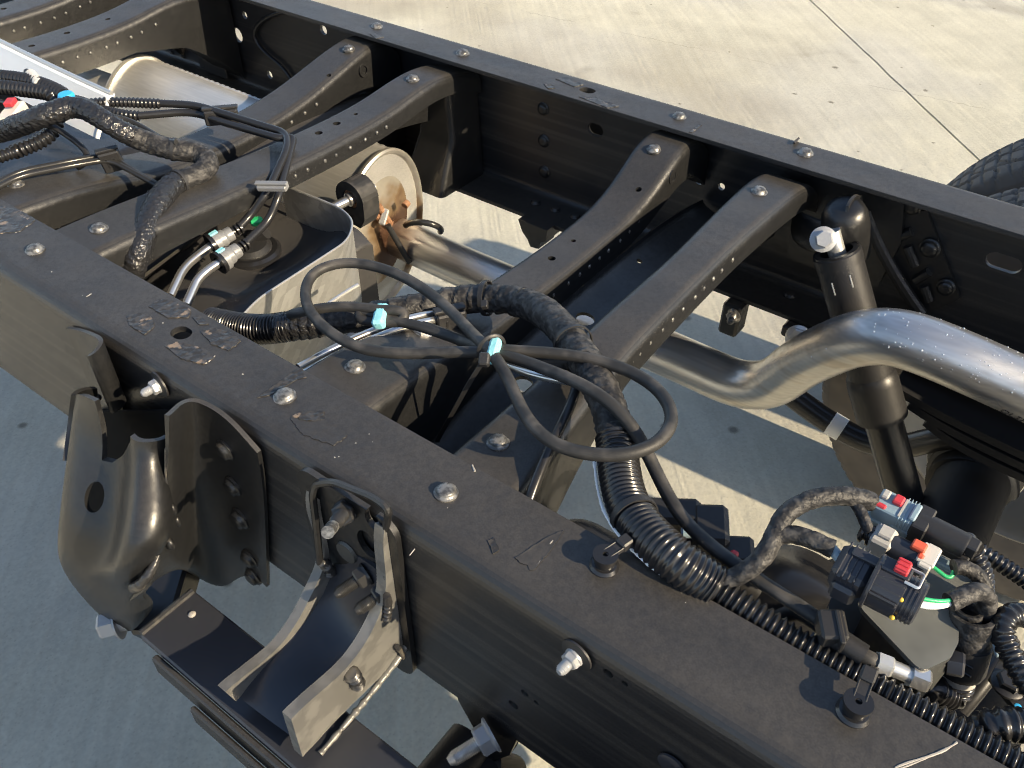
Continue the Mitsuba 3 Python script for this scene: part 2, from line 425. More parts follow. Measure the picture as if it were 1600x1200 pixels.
def thread(a, b, r, pitch=0.0014, n=14, tip=True):
    a, b = np.asarray(a, float), np.asarray(b, float)
    L = np.linalg.norm(b - a); k = int(L / pitch) * 4
    s = np.linspace(0, 1, k)
    rr = r * (1 - 0.10 * np.abs(((s * L / pitch) % 1) * 2 - 1))
    if tip: rr = rr * np.where(s > 0.86, 1 - 0.42 * np.clip((s - 0.86) / 0.14, 0, 1), 1)
    return sweep(a + (b - a) * s[:, None], rr, n)

def tiebelt(c, d, r, w=0.0048, t=0.0012):
    """the closed band of a cable tie round a bundle of radius r at c, axis d"""
    m = lathe([(r, -w / 2), (r + t, -w / 2), (r + t, w / 2), (r, w / 2), (r, -w / 2)], 30)
    return put(m, c, d)

def smoothed(mesh, edge=0.004, it=10):
    q = man(mesh).refine_to_length(edge)
    m = tm(q); m.merge_vertices()
    return trimesh.smoothing.filter_taubin(m, iterations=it)

def V3(*a):
    return np.array(a, float)

def P(u, v, axis, val):
    f = 1361.26825; R = np.array([0.80146313, 0.5980195, 0.0054334])
    d = FWD + (u - 800) / f * R - (v - 600) / f * UP
    k = 'xyz'.index(axis)
    return EYE + (val - EYE[k]) / d[k] * d

# ---------------------------------------------------------------- ground: one sheet with a saw-cut joint
jd = (JB - JA) / np.linalg.norm(JB - JA); jn = np.array([jd[1], -jd[0]])
ss = np.linspace(-30, 30, 400)
wob = np.interp(ss, np.linspace(-30, 30, 900), rng.normal(0, 0.0022, 900))
prof = [(-40, 0), (-0.005, 0), (-0.0032, -0.02), (0.0032, -0.02), (0.005, 0), (40, 0)]
V = np.array([[np.r_[JA + jd * s + jn * (o + (w if abs(o) < 1 else 0)), GROUND + z] for o, z in prof] for s, w in zip(ss, wob)])
m, n = V.shape[:2]
ii, jj = np.meshgrid(np.arange(m - 1), np.arange(n - 1), indexing='ij')
a = (ii * n + jj).ravel()
gm = trimesh.Trimesh(V.reshape(-1, 3), np.vstack([np.stack([a, a + 1, a + n + 1], -1), np.stack([a, a + n + 1, a + n], -1)]), process=False)
if gm.face_normals[:, 2].mean() < 0: gm.invert()
obj('ground', gm, 'm_concrete', smooth=False)
labels['ground'] = {'label': 'pale weathered concrete yard with one thin saw-cut joint', 'kind': 'structure'}

# ---------------------------------------------------------------- truck frame
FR = thing('truck_frame', 'black ladder frame of a truck with two long rails and riveted crossmembers', 'truck frame')
Y0, Y1, RD, TH = -0.024, 0.888, 0.254, 0.0075

def rail_mesh(near, x0, x1, holes):
    """C section, lips inward; holes: (face, x, c, rx, ry) with face 'web' (c = z) or 'top' (c = y)"""
    R, w = 0.021, 0.0905
    o = sbox(0, -RD, w + 0.05, 0).buffer(-R).buffer(R, quad_segs=8)
    i = sbox(TH, -RD + TH, w + 0.2, -TH).buffer(-(R - TH)).buffer(R - TH, quad_segs=8)
    c = o.difference(i).intersection(sbox(-1, -1, w, 1))
    c = c.buffer(-0.0012).buffer(0.0012, quad_segs=2)
    if not near: c = affinity.scale(c, -1, 1, origin=(0, 0))
    m = extr(c, x1 - x0, (x0, Y0 if near else Y1, 0), (1, 0, 0), (0, 1, 0))
    cuts = []
    for face, x, cc, rx, ry in holes:
        cu = extr(sbox(-max(rx - ry, 1e-5), -1e-5, max(rx - ry, 1e-5), 1e-5).buffer(ry, quad_segs=8), 0.08)
        cuts.append(put(cu, (x, cc, -0.03), (0, 0, 1), (1, 0, 0)) if face == 'top' else put(cu, (x, (Y0 if near else Y1) - 0.04, cc), (0, 1, 0), (1, 0, 0)))
    return minus(m, cuts)

def hole(face, p, rx, ry):
    return (face, p[0], p[1] if face == 'top' else p[2], rx, ry)

near_holes = [hole('top', V3(-0.3628, 0.0291, 0), .0125, .010)]
near_holes += [hole('web', P(u, v, 'y', -0.024), r_, r_) for u, v, r_ in [(950, 1052, .0045), (976, 1068, .003), (820, 1083, .004), (838, 1098, .0028), (802, 1101, .0055)]]
far_holes = [hole('top', V3(-0.3636, 0.8382, 0), .014, .010), hole('web', V3(-0.3684, 0.88, -0.0863), .016, .011), hole('web', V3(0.3089, 0.88, -0.0903), .024, .0125)]
far_holes += [hole('web', P(u, v, 'y', 0.88), r_, r_) for u, v, r_ in [(1092, 283, .0065), (1127, 292, .0062), (371, 55, .016), (421, 117, .009), (505, 47, .010), (382, 24, .008)]]
RN = obj('rail', rail_mesh(True, -2.3, 1.35, near_holes), 'm_rail', FR, 28, 'near frame rail, nearest the viewer')
RF = obj('rail', rail_mesh(False, -2.6, 1.35, far_holes), 'm_rail', FR, 28, 'far frame rail on the other side')

def rivets(parent, pts, z=(0, 0, 1), s=1.0, m='m_bolt'):
    for p in pts:
        r = RIVET.copy(); r.apply_scale(s * random.uniform(.94, 1.06))
        r.apply_transform(trimesh.transformations.rotation_matrix(random.random() * 6, (0, 0, 1)))
        z2 = np.array(z, float) + np.array([random.uniform(-.05, .05) for _ in range(3)])
        obj('rivet', put(r, p, z2), m, parent, 40)

rivets(RN, [V3(-0.6394, 0.0247, 0), V3(-0.1955, 0.0262, 0), V3(0.0144, 0.0257, 0)], s=0.84)
rivets(RF, [V3(-0.84, 0.8418, 0), V3(-0.6265, 0.8363, 0), V3(-0.1943, 0.8391, 0), V3(0.0113, 0.8417, 0)], s=0.84)
rivets(RF, [P(u, v, 'y', 0.8805) for u, v in [(849, 170), (850, 220), (851, 268)]], (0, -1, 0), 0.9, 'm_frame')
rivets(RF, [P(u, v, 'z', -0.2465) for u, v in [(837, 317), (868, 328), (899, 339), (1234, 462)]], (0, 0, 1), 0.75, 'm_frame')

# paint sealant and scuffed patches on the flanges (raised skins of cracked paint)
def skin(parent, pts, z=0.0, t=0.0009, m='m_seal', rough=0.1, name='sealant_patch', seed=0):
    pts = np.array(pts)[:, :2]
    q = np.vstack([pts, pts[:1]]); d = np.r_[0, np.cumsum(np.linalg.norm(np.diff(q, axis=0), axis=1))]
    s = np.linspace(0, d[-1], 90)[:-1]
    o = np.stack([np.interp(s, d, q[:, 0]), np.interp(s, d, q[:, 1])], 1)
    c = o.mean(0)
    k = 1 + rough * (meshkit.fbm(np.c_[o * 260, o[:, :1] * 0 + seed], 3)[:, None] * 2 - 1)
    o = c + (o - c) * k
    rings = [(1.0, 0.0), (0.985, 1.0), (0.93, 1.15), (0.8, 0.75), (0.6, 0.85), (0.35, 0.8), (0.1, 0.8)]
    S = []
    for f_, h in rings:
        pp = c + (o - c) * f_
        hh = z + t * h * (0.55 + 0.9 * meshkit.fbm(np.c_[pp * 220, pp[:, :1] * 0 + seed + 3], 2)) + 0.00015
        if f_ == 1.0: hh = hh * 0 + z - 0.0003
        S.append(np.c_[pp, hh])
    return obj(name, loft(S), m, parent, 50)

def polyP(uv, axis='z', val=0.0):
    return [P(u, v, axis, val) for u, v in uv]

skin(RN, [V3(-0.436, 0.0111, 0), V3(-0.4325, 0.0227, 0), V3(-0.4099, 0.0265, 0), V3(-0.394, 0.0182, 0), V3(-0.3905, 0.0025, 0), V3(-0.4167, 0.0025, 0)], seed=1)
skin(RN, [V3(-0.4298, 0.0368, 0), V3(-0.4346, 0.0531, 0), V3(-0.4159, 0.0626, 0), V3(-0.3866, 0.062, 0), V3(-0.3789, 0.0499, 0), V3(-0.3954, 0.036, 0)], seed=2)
skin(RN, [V3(-0.376, 0.0537, 0), V3(-0.37, 0.0612, 0), V3(-0.3504, 0.057, 0), V3(-0.3584, 0.0495, 0)], seed=3)
skin(RN, [V3(-0.3487, 0.0426, 0), V3(-0.3431, 0.0554, 0), V3(-0.3192, 0.0621, 0), V3(-0.2996, 0.0588, 0), V3(-0.2968, 0.0392, 0), V3(-0.3209, 0.0358, 0)], seed=4)
skin(RN, [V3(-0.3573, 0.0042, 0), V3(-0.3517, 0.018, 0), V3(-0.3183, 0.027, 0), V3(-0.2993, 0.0227, 0), V3(-0.3, 0.0092, 0), V3(-0.3253, 0.0004, 0)], seed=5)
skin(RN, [V3(-0.2159, 0.0084, 0), V3(-0.2177, 0.0612, 0), V3(-0.2147, 0.0673, 0), V3(-0.1993, 0.0599, 0), V3(-0.2051, 0.053, 0), V3(-0.2079, 0.0204, 0)], seed=6, t=0.0006)
skin(RN, [V3(-0.1698, 0.0086, 0), V3(-0.1643, 0.0252, 0), V3(-0.1433, 0.0308, 0), V3(-0.1061, 0.0257, 0), V3(-0.1069, 0.007, 0), V3(-0.1415, -0.001, 0)], m='m_rail', seed=7, t=0.0007)
skin(RN, [V3(-0.1694, 0.0099, 0), V3(-0.1659, 0.0217, 0), V3(-0.1488, 0.0335, 0), V3(-0.14, 0.0276, 0), V3(-0.1506, 0.0141, 0)], m='m_seal', seed=8, t=0.0011, rough=0.25)
skin(RN, [V3(-0.7738, 0.0557, 0), V3(-0.746, 0.0645, 0), V3(-0.7032, 0.0648, 0), V3(-0.6948, 0.0362, 0), V3(-0.7145, 0.0136, 0), V3(-0.7658, 0.0251, 0)], seed=9, t=0.0008)
skin(RN, [V3(0.1057, 0.0041, 0), V3(0.1157, 0.0408, 0), V3(0.1227, 0.0556, 0), V3(0.1258, 0.0282, 0), V3(0.126, 0.0032, 0)], m='m_rail', seed=10, t=0.0007)
scratch_later = [(833, 888), (842, 880), (850, 866), (859, 851), (872, 838)]
skin(RN, [V3(0.0769, 0.0057, 0), V3(0.08, 0.0106, 0), V3(0.0912, 0.0039, 0), V3(0.0898, -0.0038, 0)], seed=12, t=0.0008, rough=0.3, name='paint_scratch')
skin(RF, [V3(-0.4308, 0.843, 0), V3(-0.4208, 0.8609, 0), V3(-0.38, 0.8518, 0), V3(-0.3884, 0.8355, 0)], seed=13)
skin(RF, [V3(-0.3591, 0.8066, 0), V3(-0.3385, 0.8224, 0), V3(-0.2891, 0.8169, 0), V3(-0.2986, 0.7976, 0)], seed=14)
skin(RF, [V3(-0.434, 0.8138, 0), V3(-0.4238, 0.8216, 0), V3(-0.4098, 0.8125, 0), V3(-0.4184, 0.8027, 0)], seed=15)
skin(RF, [V3(-0.8226, 0.8045, 0), V3(-0.8159, 0.818, 0), V3(-0.793, 0.8108, 0), V3(-0.7975, 0.7951, 0)], m='m_seal', seed=16)
skin(RF, [V3(-0.1567, 0.8001, 0), V3(-0.1574, 0.8386, 0), V3(-0.1529, 0.8364, 0), V3(-0.1511, 0.8017, 0)], m='m_seal', seed=17, t=0.0007, name='paint_scratch')
def scratch(parent, uv, w=0.0006, z=0.0):
    q = spline([P(u, v, 'z', z) for u, v in uv], 24) + [0, 0, 0.0002]
    obj('paint_scratch', sweep(q, w * (0.5 + 0.9 * meshkit.noise(q * 300)), 6), 'm_scuff', parent)
scratch(RN, scratch_later, 0.0007)
scratch(RN, [(1398, 1200), (1428, 1189), (1462, 1178), (1495, 1160)], 0.0009)
scratch(RN, [(1400, 1203), (1440, 1188), (1492, 1162)], 0.0006)
scratch(RN, [(325, 566), (332, 560), (336, 556)], 0.0006)
scratch(RN, [(135, 464), (143, 459)], 0.0004)
scratch(RN, [(640, 868), (648, 858)], 0.0005)
scratch(RN, [(738, 727), (742, 737)], 0.0009)
chips = [put(RIVET.copy().apply_scale(s_), (x_, y_, -0.0002)) for x_, y_, s_ in zip(rng.uniform(-0.9, 0.7, 26), rng.uniform(-0.004, 0.064, 26), rng.uniform(0.03, 0.08, 26))]
obj('paint_chip', cat(*chips), 'm_scuff', RN, False, kind='stuff')

# crossmember beams: pressed steel, kicked up at both ends
def beam(x, zs, wl, wr, h=0.045, holes=(), y0=0.0, y1=0.872, flare=None):
    ys = np.linspace(y0, y1, 60)
    fz = CubicSpline(*np.array(zs).T); L_, R_ = np.interp(ys, *np.array(wl).T), np.interp(ys, *np.array(wr).T)
    k = np.ones(7) / 7; sm = lambda v: np.convolve(np.pad(v, 3, mode='edge'), k, 'valid')
    L_, R_ = sm(L_), sm(R_)
    H_ = np.interp(ys, *np.array(flare).T) if flare else np.full(60, h)
    secs = []
    for y, l, r, hh in zip(ys, L_, R_, H_):
        z = float(fz(y)); rr = 0.014; s = []
        for a_ in np.linspace(0, np.pi / 2, 6): s.append((r - rr + rr * np.cos(a_), z - rr + rr * np.sin(a_)))
        for a_ in np.linspace(np.pi / 2, np.pi, 6): s.append((l + rr + rr * np.cos(a_), z - rr + rr * np.sin(a_)))
        for f_ in (0.35, 0.7): s.append((l - 0.002 * f_, z - rr - (hh - rr) * f_))
        s.append((l - 0.002, z - hh)); s.append(((l + r) / 2, z - hh)); s.append((r + 0.002, z - hh))
        for f_ in (0.7, 0.35): s.append((r + 0.002 * f_, z - rr - (hh - rr) * f_))
        secs.append([(x + u, y, w) for u, w in s])
    m = loft(secs)
    cuts = [put(extr(Point(0, 0).buffer(r_), 0.1), (hx, hy, -0.13)) for hx, hy, r_ in holes]
    return (minus(m, cuts) if cuts else m), fz

def weld_dots(parent, x, fz, ya, yb, nn, dz=0.030):
    ds = []
    for y in np.linspace(ya, yb, nn):
        y += rng.uniform(-.006, .006)
        d = trimesh.creation.icosphere(1, 0.0032); d.apply_scale([0.7, 1, 1.1]); d.apply_translation([x, y, float(fz(y)) - dz])
        ds.append(d)
    for d in ds: obj('weld_spot', d, 'm_bolt', parent, True)

def H3(p, r): return (p[0], p[1], r)
za = [(-0.02, -.022), (.11, -.019), (.2, -.034), (.3, -.060), (.4, -.070), (.56, -.073), (.64, -.067), (.70, -.048), (.757, -.022), (.80, -.016), (.872, -.05)]
zb = [(-0.02, -.022), (.12, -.020), (.23, -.018), (.3, -.012), (.45, -.008), (.6, -.008), (.71, -.011), (.77, -.018), (.823, -.035), (.872, -.07)]
m, fa = beam(-.19, za, [(0, -.045), (.12, -.045), (.3, -.036), (.5, -.031), (.7, -.033), (.78, -.036), (.9, -.036)], [(0, .062), (.12, .062), (.22, .055), (.36, .041), (.6, .040), (.74, .044), (.9, .040)], 0.040,
             [H3(V3(-0.1725, 0.689, -0.06), .0045), H3(V3(-0.1884, 0.5407, -0.073), .0035), H3(V3(-0.1868, 0.4848, -0.073), .0055)], flare=[(0, .13), (.1, .12), (.2, .095), (.33, .050), (.5, .040), (.7, .044), (.9, .07)])
B2A = obj('crossmember', m, 'm_frame', FR, 28, 'crossmember crossing the middle of the frame, left one of the pair by the coiled cable')
rivets(B2A, [P(555, 574, 'z', float(fa(.117))), P(1022, 234, 'z', float(fa(.757)))], s=0.85)
weld_dots(B2A, -.1500, fa, .33, .66, 13, .019)
obj('hole_ring', put(lathe([(.008, 0), (.011, 0), (.011, .002), (.008, .002), (.008, 0)], 20), V3(-0.1475, 0.744, -0.0469), (1, 0, 0.1)), 'm_frame', B2A)
m, fb = beam(0.0, zb, [(0, -.032), (.12, -.030), (.3, -.026), (.5, -.022), (.68, -.030), (.8, -.036), (.9, -.034)], [(0, .062), (.1, .058), (.2, .043), (.3, .038), (.56, .036), (.7, .042), (.8, .044), (.9, .040)], 0.034,
             [H3(V3(-0.0035, 0.5086, -0.008), .0066), H3(V3(-0.0035, 0.4697, -0.008), .0066), H3(V3(-0.0027, 0.5479, -0.008), .003)], flare=[(0, .13), (.1, .125), (.2, .08), (.3, .040), (.7, .034), (.9, .036)])
B2B = obj('crossmember', m, 'm_frame', FR, 28, 'crossmember crossing the middle of the frame, right one of the pair by the coiled cable')
rivets(B2B, [P(778, 692, 'z', float(fb(.12))), P(1186, 300, 'z', float(fb(.712)))], s=0.85)
weld_dots(B2B, .0365, fb, .26, .56, 13, .019)

zc = [(-0.02, -.022), (.117, -.020), (.2, -.024), (.3, -.031), (.42, -.036), (.55, -.036), (.65, -.029), (.734, -.018), (.80, -.022), (.872, -.045)]
m, fc = beam(-.656, zc, [(0, -.05), (.12, -.05), (.25, -.048), (.7, -.035), (.9, -.035)], [(0, .05), (.2, .05), (.4, .044), (.7, .042), (.9, .040)], 0.030,
             [H3(V3(-0.6598, 0.5113, -0.036), .0062), H3(V3(-0.6606, 0.5521, -0.035), .0062), H3(V3(-0.6581, 0.5939, -0.034), .0035)], flare=[(0, .05), (.15, .043), (.3, .034), (.7, .034), (.9, .036)])
B1B = obj('crossmember', m, 'm_frame', FR, 28, 'second crossmember from the front pair, passing over the silver muffler end')
rivets(B1B, [P(155, 358, 'z', float(fc(.117))), P(645, 124, 'z', float(fc(.734)))], s=0.85)
weld_dots(B1B, -.6115, fc, .26, .62, 13, .019)
zd = [(-0.02, -.022), (.117, -.020), (.2, -.034), (.3, -.060), (.42, -.072), (.55, -.068), (.65, -.052), (.72, -.034), (.774, -.021), (.82, -.018), (.872, -.05)]
m, fd = beam(-.851, zd, [(0, -.05), (.12, -.05), (.3, -.045), (.7, -.045), (.9, -.035)], [(0, .07), (.15, .07), (.3, .05), (.6, .042), (.8, .036), (.9, .034)], 0.048,
             [H3(V3(-0.8242, 0.6931, -0.035), .004)], flare=[(0, .12), (.15, .11), (.3, .05), (.68, .046), (.78, .075), (.9, .10)])
B1A = obj('crossmember', m, 'm_frame', FR, 28, 'first crossmember over the middle of the silver muffler')
rivets(B1A, [P(25, 289, 'z', float(fd(.117))), P(545, 77, 'z', float(fd(.774)))], s=0.85)
weld_dots(B1A, -.808, fd, .36, .64, 11, .020)
obj('hole_ring', put(lathe([(.008, 0), (.012, 0), (.012, .002), (.008, .002), (.008, 0)], 20), V3(-0.812, 0.7684, -0.0534), (1, 0, 0.1)), 'm_frame', B1A)
for x, lab in [(-1.37, 'crossmember at the upper left corner beyond the muffler'), (-1.60, 'farthest crossmember at the very top left')]:
    m, fe = beam(x, zc, [(0, -.05), (.9, -.045)], [(0, .05), (.9, .05)], 0.055, [(x - .005, .52, .006), (x + .004, .44, .006), (x, .61, .005)], flare=[(0, .1), (.3, .055), (.62, .06), (.74, .10), (.9, .2)])
    k = obj('crossmember', m, 'm_frame', FR, 28, lab)
    weld_dots(k, x + .052, fe, .28, .68, 14, .028)
m, fe = beam(.80, [(-.02, -.02), (.2, -.03), (.44, -.035), (.7, -.03), (.872, -.02)], [(0, -.05), (.9, -.05)], [(0, .05), (.9, .05)], .26)  # unseen rear beam, added to block sun from the ground under the frame
obj('crossmember', m, 'm_frame', FR, 28)

# pressed floor pans between each pair of beams, and the end legs that drop to the lower flange
def pan(xa, xb, zfun, holes, parent_label, yl=0.02, yr=0.87):
    ys = np.linspace(yl, yr, 36)
    xs = np.array([xa, xa + .006, xa + .022, xa + .05, (xa + xb) / 2, xb - .05, xb - .022, xb - .006, xb])
    dz = np.array([0.02, .012, .004, 0, 0, 0, .004, .012, .02])
    V = np.array([[(x, y, zfun(y) + d) for x, d in zip(xs, dz)] for y in ys])
    sheet = gridsheet(np.stack([spline(r, 25) for r in V]), 0.005)
    cuts = [put(extr(Point(0, 0).buffer(r_), 0.2), (hx, hy, -0.3)) for hx, hy, r_ in holes]
    return obj('floor_pan', minus(sheet, cuts) if cuts else sheet, 'm_frame', FR, 30, parent_label)
fz_ = CubicSpline([0.0, .15, .3, .5, .7, .87], [-.19, -.175, -.145, -.135, -.14, -.165])
pan(-.150, -.018, lambda y: float(fz_(y)), [H3(V3(-0.1135, 0.4623, -0.12), .013), H3(V3(-0.1081, 0.3118, -0.125), .013), H3(V3(-0.1259, 0.6274, -0.12), .0045)], 'dark pressed pan between the middle pair of crossmembers')
fz1 = CubicSpline([0, .2, .4, .7, .87], [-.17, -.15, -.116, -.112, -.15])
pan(-.825, -.68, lambda y: float(fz1(y)), [], 'dark pressed pan between the front pair of crossmembers', yr=.86)

def web(x0, x1, xe, ftop, h, fpan, ya=.03):
    ys = np.linspace(ya, .865, 40)
    V = [[(x0, y, float(ftop(y)) - h + .004), (x0 - .002, y, .5 * (float(ftop(y)) - h) + .5 * float(fpan(y))), (x1, y, float(fpan(y)) + .006), (xe, y, float(fpan(y)) + .002)] for y in ys]
    obj('web', gridsheet(np.array(V), .004), 'm_frame', FR, 30)
web(-.012, -.016, -.024, fb, .032, fz_)
web(-.675, -.680, -.690, fc, .028, fz1, .40)

def leg(x0, x1, y0=0.745, y1=0.8795, ztop=-.06):
    S = []
    for f_, z in [(0.0, ztop), (0.15, -.09), (0.5, -.15), (0.8, -.2), (1, -.2455)]:
        ya = y0 + (0.045 if f_ < .5 else .045 * (1 - (f_ - .5) * 2))
        e = 0.012 * f_
        pl = affinity.translate(sbox(x0 - e, ya, x1 + e, y1).buffer(-0.012).buffer(0.012, quad_segs=4), 0, 0)
        S.append([(u, w, z) for u, w in list(pl.exterior.coords)[:-1]])
    return loft(S)
for x0, x1 in [(-.70, -.625), (-.90, -.83)]:
    obj('crossmember_leg', leg(x0, x1), 'm_frame', FR, 30)
obj('reinforcing_plate', extr(sbox(-.46, -.20, -.33, -.03).buffer(-.02).buffer(.02), .005, (0, .930, 0), (0, -1, 0), (1, 0, 0)), 'm_frame', FR)  # added plate held off the rail, makes the web hole look dark
# weld bead stripes on the far rail by the first bay
for x in (-1.60, -1.555):
    q = np.array([(x + .004 * math.sin(z * 200), .8785, z) for z in np.linspace(-.235, -.03, 40)])
    obj('weld_bead', sweep(q, .006 * (0.6 + 0.7 * meshkit.noise(q * 160)), 8), 'm_weld', FR)
obj('reinforcing_plate', boxat(-1.48, -1.40, .866, .8795, -.24, -.012, .004), 'm_frame', FR)
obj('reinforcing_plate', boxat(-1.45, -1.37, .860, .8655, -.24, -.012, .002), 'm_frame', FR)

# hooks and small brackets hanging under the far rail
def small_hanger(p, s=1.0):
    b = boxat(p[0] - .016 * s, p[0] + .016 * s, p[1] - .02, p[1] + .02, p[2] - .05 * s, p[2] + .012, .004)
    k = obj('hanger_bracket', b, 'm_frame', FR)
    return k
k = small_hanger(V3(-0.0272, 0.8, -0.2669))
obj('bolt', cat(thread(V3(-0.0219, 0.785, -0.2687), V3(-0.0127, 0.745, -0.2624), .006), put(hexhead(.011, .009, .013), V3(-0.0198, 0.779, -0.2707), (-.2, -1, -.1))), 'm_bolt', k)
pq = V3(-0.4206, 0.8, -0.2579)
obj('hanger_bracket', extr(Polygon([(-.035, .012), (.03, .012), (.028, -.012), (.016, -.018), (.012, -.034), (-.006, -.036), (-.014, -.022), (-.026, -.010)]), .05, (pq[0], .825, -.258), (0, -1, 0), (1, 0, 0)), 'm_frame', FR)
k = obj('hanger_bracket', boxat(.06, .13, .78, .84, -.275, -.254, .003), 'm_frame', FR)
obj('bolt', put(hexhead(.016, .010, .019), V3(0.1035, 0.72, -0.2197), (0.25, -1, .35)), 'm_zinc', k, 30)
obj('strap', gridsheet(upgrid([[V3(-0.0105, 0.856, 0.004), V3(-0.0106, 0.8717, 0.006)], [V3(-0.0348, 0.9195, -0.03), V3(-0.0344, 0.9336, -0.03)]], 4, 6), .003), 'm_frame', FR, 30, 'small steel tab sticking up behind the far rail')

obj('added_rail_sun_block', extr(Polygon([(.36, -.05), (.62, -.05), (.58, -.17), (.53, -.215), (.44, -.215), (.39, -.17)]).buffer(.006), .076, (0, -.026, 0), (0, -1, 0), (1, 0, 0)), 'm_frame', FR)  # added out-of-view block, keeps a streak of sun off the ground

# shock tower bracket and ribbed stiffener on the far rail
ST = obj('shock_mount', put(extr(Polygon([(-.062, -.075), (.062, -.075), (.072, .0), (.06, .055), (-.055, .055), (-.072, .02)]).buffer(.012), .008), (.09, .868, -.10), (0, -1, 0), (1, 0, 0)), 'm_frame', FR, 30, 'shock absorber mount on the far rail')
pb = V3(0.0966, 0.735, -0.0619)
dome = lathe([(0, .022), (.016, .0215), (.026, .016), (.031, .004), (.033, -.02), (.033, -.07), (0, -.07)], 30)
obj('socket', put(dome, pb + np.array([.010, .040, .022]), (-.15, -.35, .92)), 'm_frame', ST, 40)
V = [[V3(0.1109, 0.76, -0.0143), V3(0.1111, 0.78, -0.0095), V3(0.1152, 0.8, -0.015)], [V3(0.1143, 0.755, -0.0335), V3(0.1134, 0.79, -0.0382), V3(0.1229, 0.8, -0.0365)], [V3(0.1154, 0.75, -0.051), V3(0.1152, 0.78, -0.0585), V3(0.1261, 0.8, -0.0579)], [V3(0.1252, 0.745, -0.0705), V3(0.1211, 0.775, -0.0768), V3(0.1193, 0.8, -0.0772)]]
obj('ear', gridsheet(upgrid(V, 14, 10), .004), 'm_frame', ST, 40)
V = [[V3(0.0265, 0.8, -0.0652), V3(0.0516, 0.79, -0.0623), V3(0.0757, 0.785, -0.0618)], [V3(0.0315, 0.79, -0.0855), V3(0.0575, 0.775, -0.0689), V3(0.0855, 0.77, -0.0583)], [V3(0.0384, 0.79, -0.1071), V3(0.0702, 0.765, -0.0966), V3(0.1029, 0.76, -0.089)], [V3(0.0643, 0.79, -0.1149), V3(0.0829, 0.77, -0.1052), V3(0.1067, 0.765, -0.0965)]]
obj('ear', gridsheet(upgrid(V, 14, 10), .004), 'm_frame', ST, 40)
SP = obj('stiffener', extr(Polygon([(P(u, v, 'y', .872)[0], P(u, v, 'y', .872)[2]) for u, v in [(1345, 322), (1448, 330), (1500, 466), (1490, 472), (1442, 492), (1400, 420)]]), .006, (0, .8785, 0), (0, -1, 0), (1, 0, 0)).copy(), 'm_frame', FR, 30, 'ribbed stiffening plate beside the shock absorber')
pass

# ribs on the stiffener
for uv in [[(1392, 332), (1402, 358)], [(1400, 372), (1425, 362)], [(1418, 385), (1430, 415)], [(1430, 438), (1452, 425)], [(1444, 447), (1452, 470)]]:
    a_, b_ = [P(u, v, 'y', .868) for u, v in uv]
    obj('rib', sweep(spline([a_, b_], 8), .007, 10), 'm_frame', SP)
rivets(SP, [V3(0.2132, 0.868, -0.097), V3(0.2527, 0.868, -0.1488), V3(0.1708, 0.868, -0.0428)], (0, -1, 0), 1.0, 'm_frame')
q = spline([V3(0.1124, 0.862, -0.0689), V3(0.1577, 0.862, -0.1267), V3(0.2357, 0.862, -0.2008)], 30)
obj('rib', sweep(q, .009, 10), 'm_frame', SP)

# studs with nuts and washers sticking out of the near rail
def stud(parent, p, d, washer=.0148, nutr=.0080, L=.022, rr=.0050, m='m_white_zinc', wm='m_plastic', nh=.008):
    d = np.array(d, float); d /= np.linalg.norm(d); p = np.array(p)
    k = obj('stud', thread(p, p + d * L, rr), m, parent, 40)
    if washer: obj('washer', put(lathe([(0, 0), (washer, 0), (washer, .0018), (washer * .55, .0036), (0, .0036)], 28), p, d), wm, k)
    obj('nut', put(cat(hexhead(nutr, nh), lathe([(0, 0), (nutr * 1.06, 0), (nutr * 1.0, .0025), (0, .003)], 20)), p + d * .003, d), m, k, 25)
    return k
stud(RN, V3(-0.3353, -0.0245, -0.0217), (-.12, -1, -.02))
stud(RN, V3(0.1892, -0.0245, -0.0252), (-.12, -1, -.02))
obj('washer', put(lathe([(0, 0), (.012, 0), (.012, .002), (.008, .004), (0, .004)], 28), V3(0.2834, -0.026, -0.0889), (0, -1, 0)), 'm_greyblk', RN)

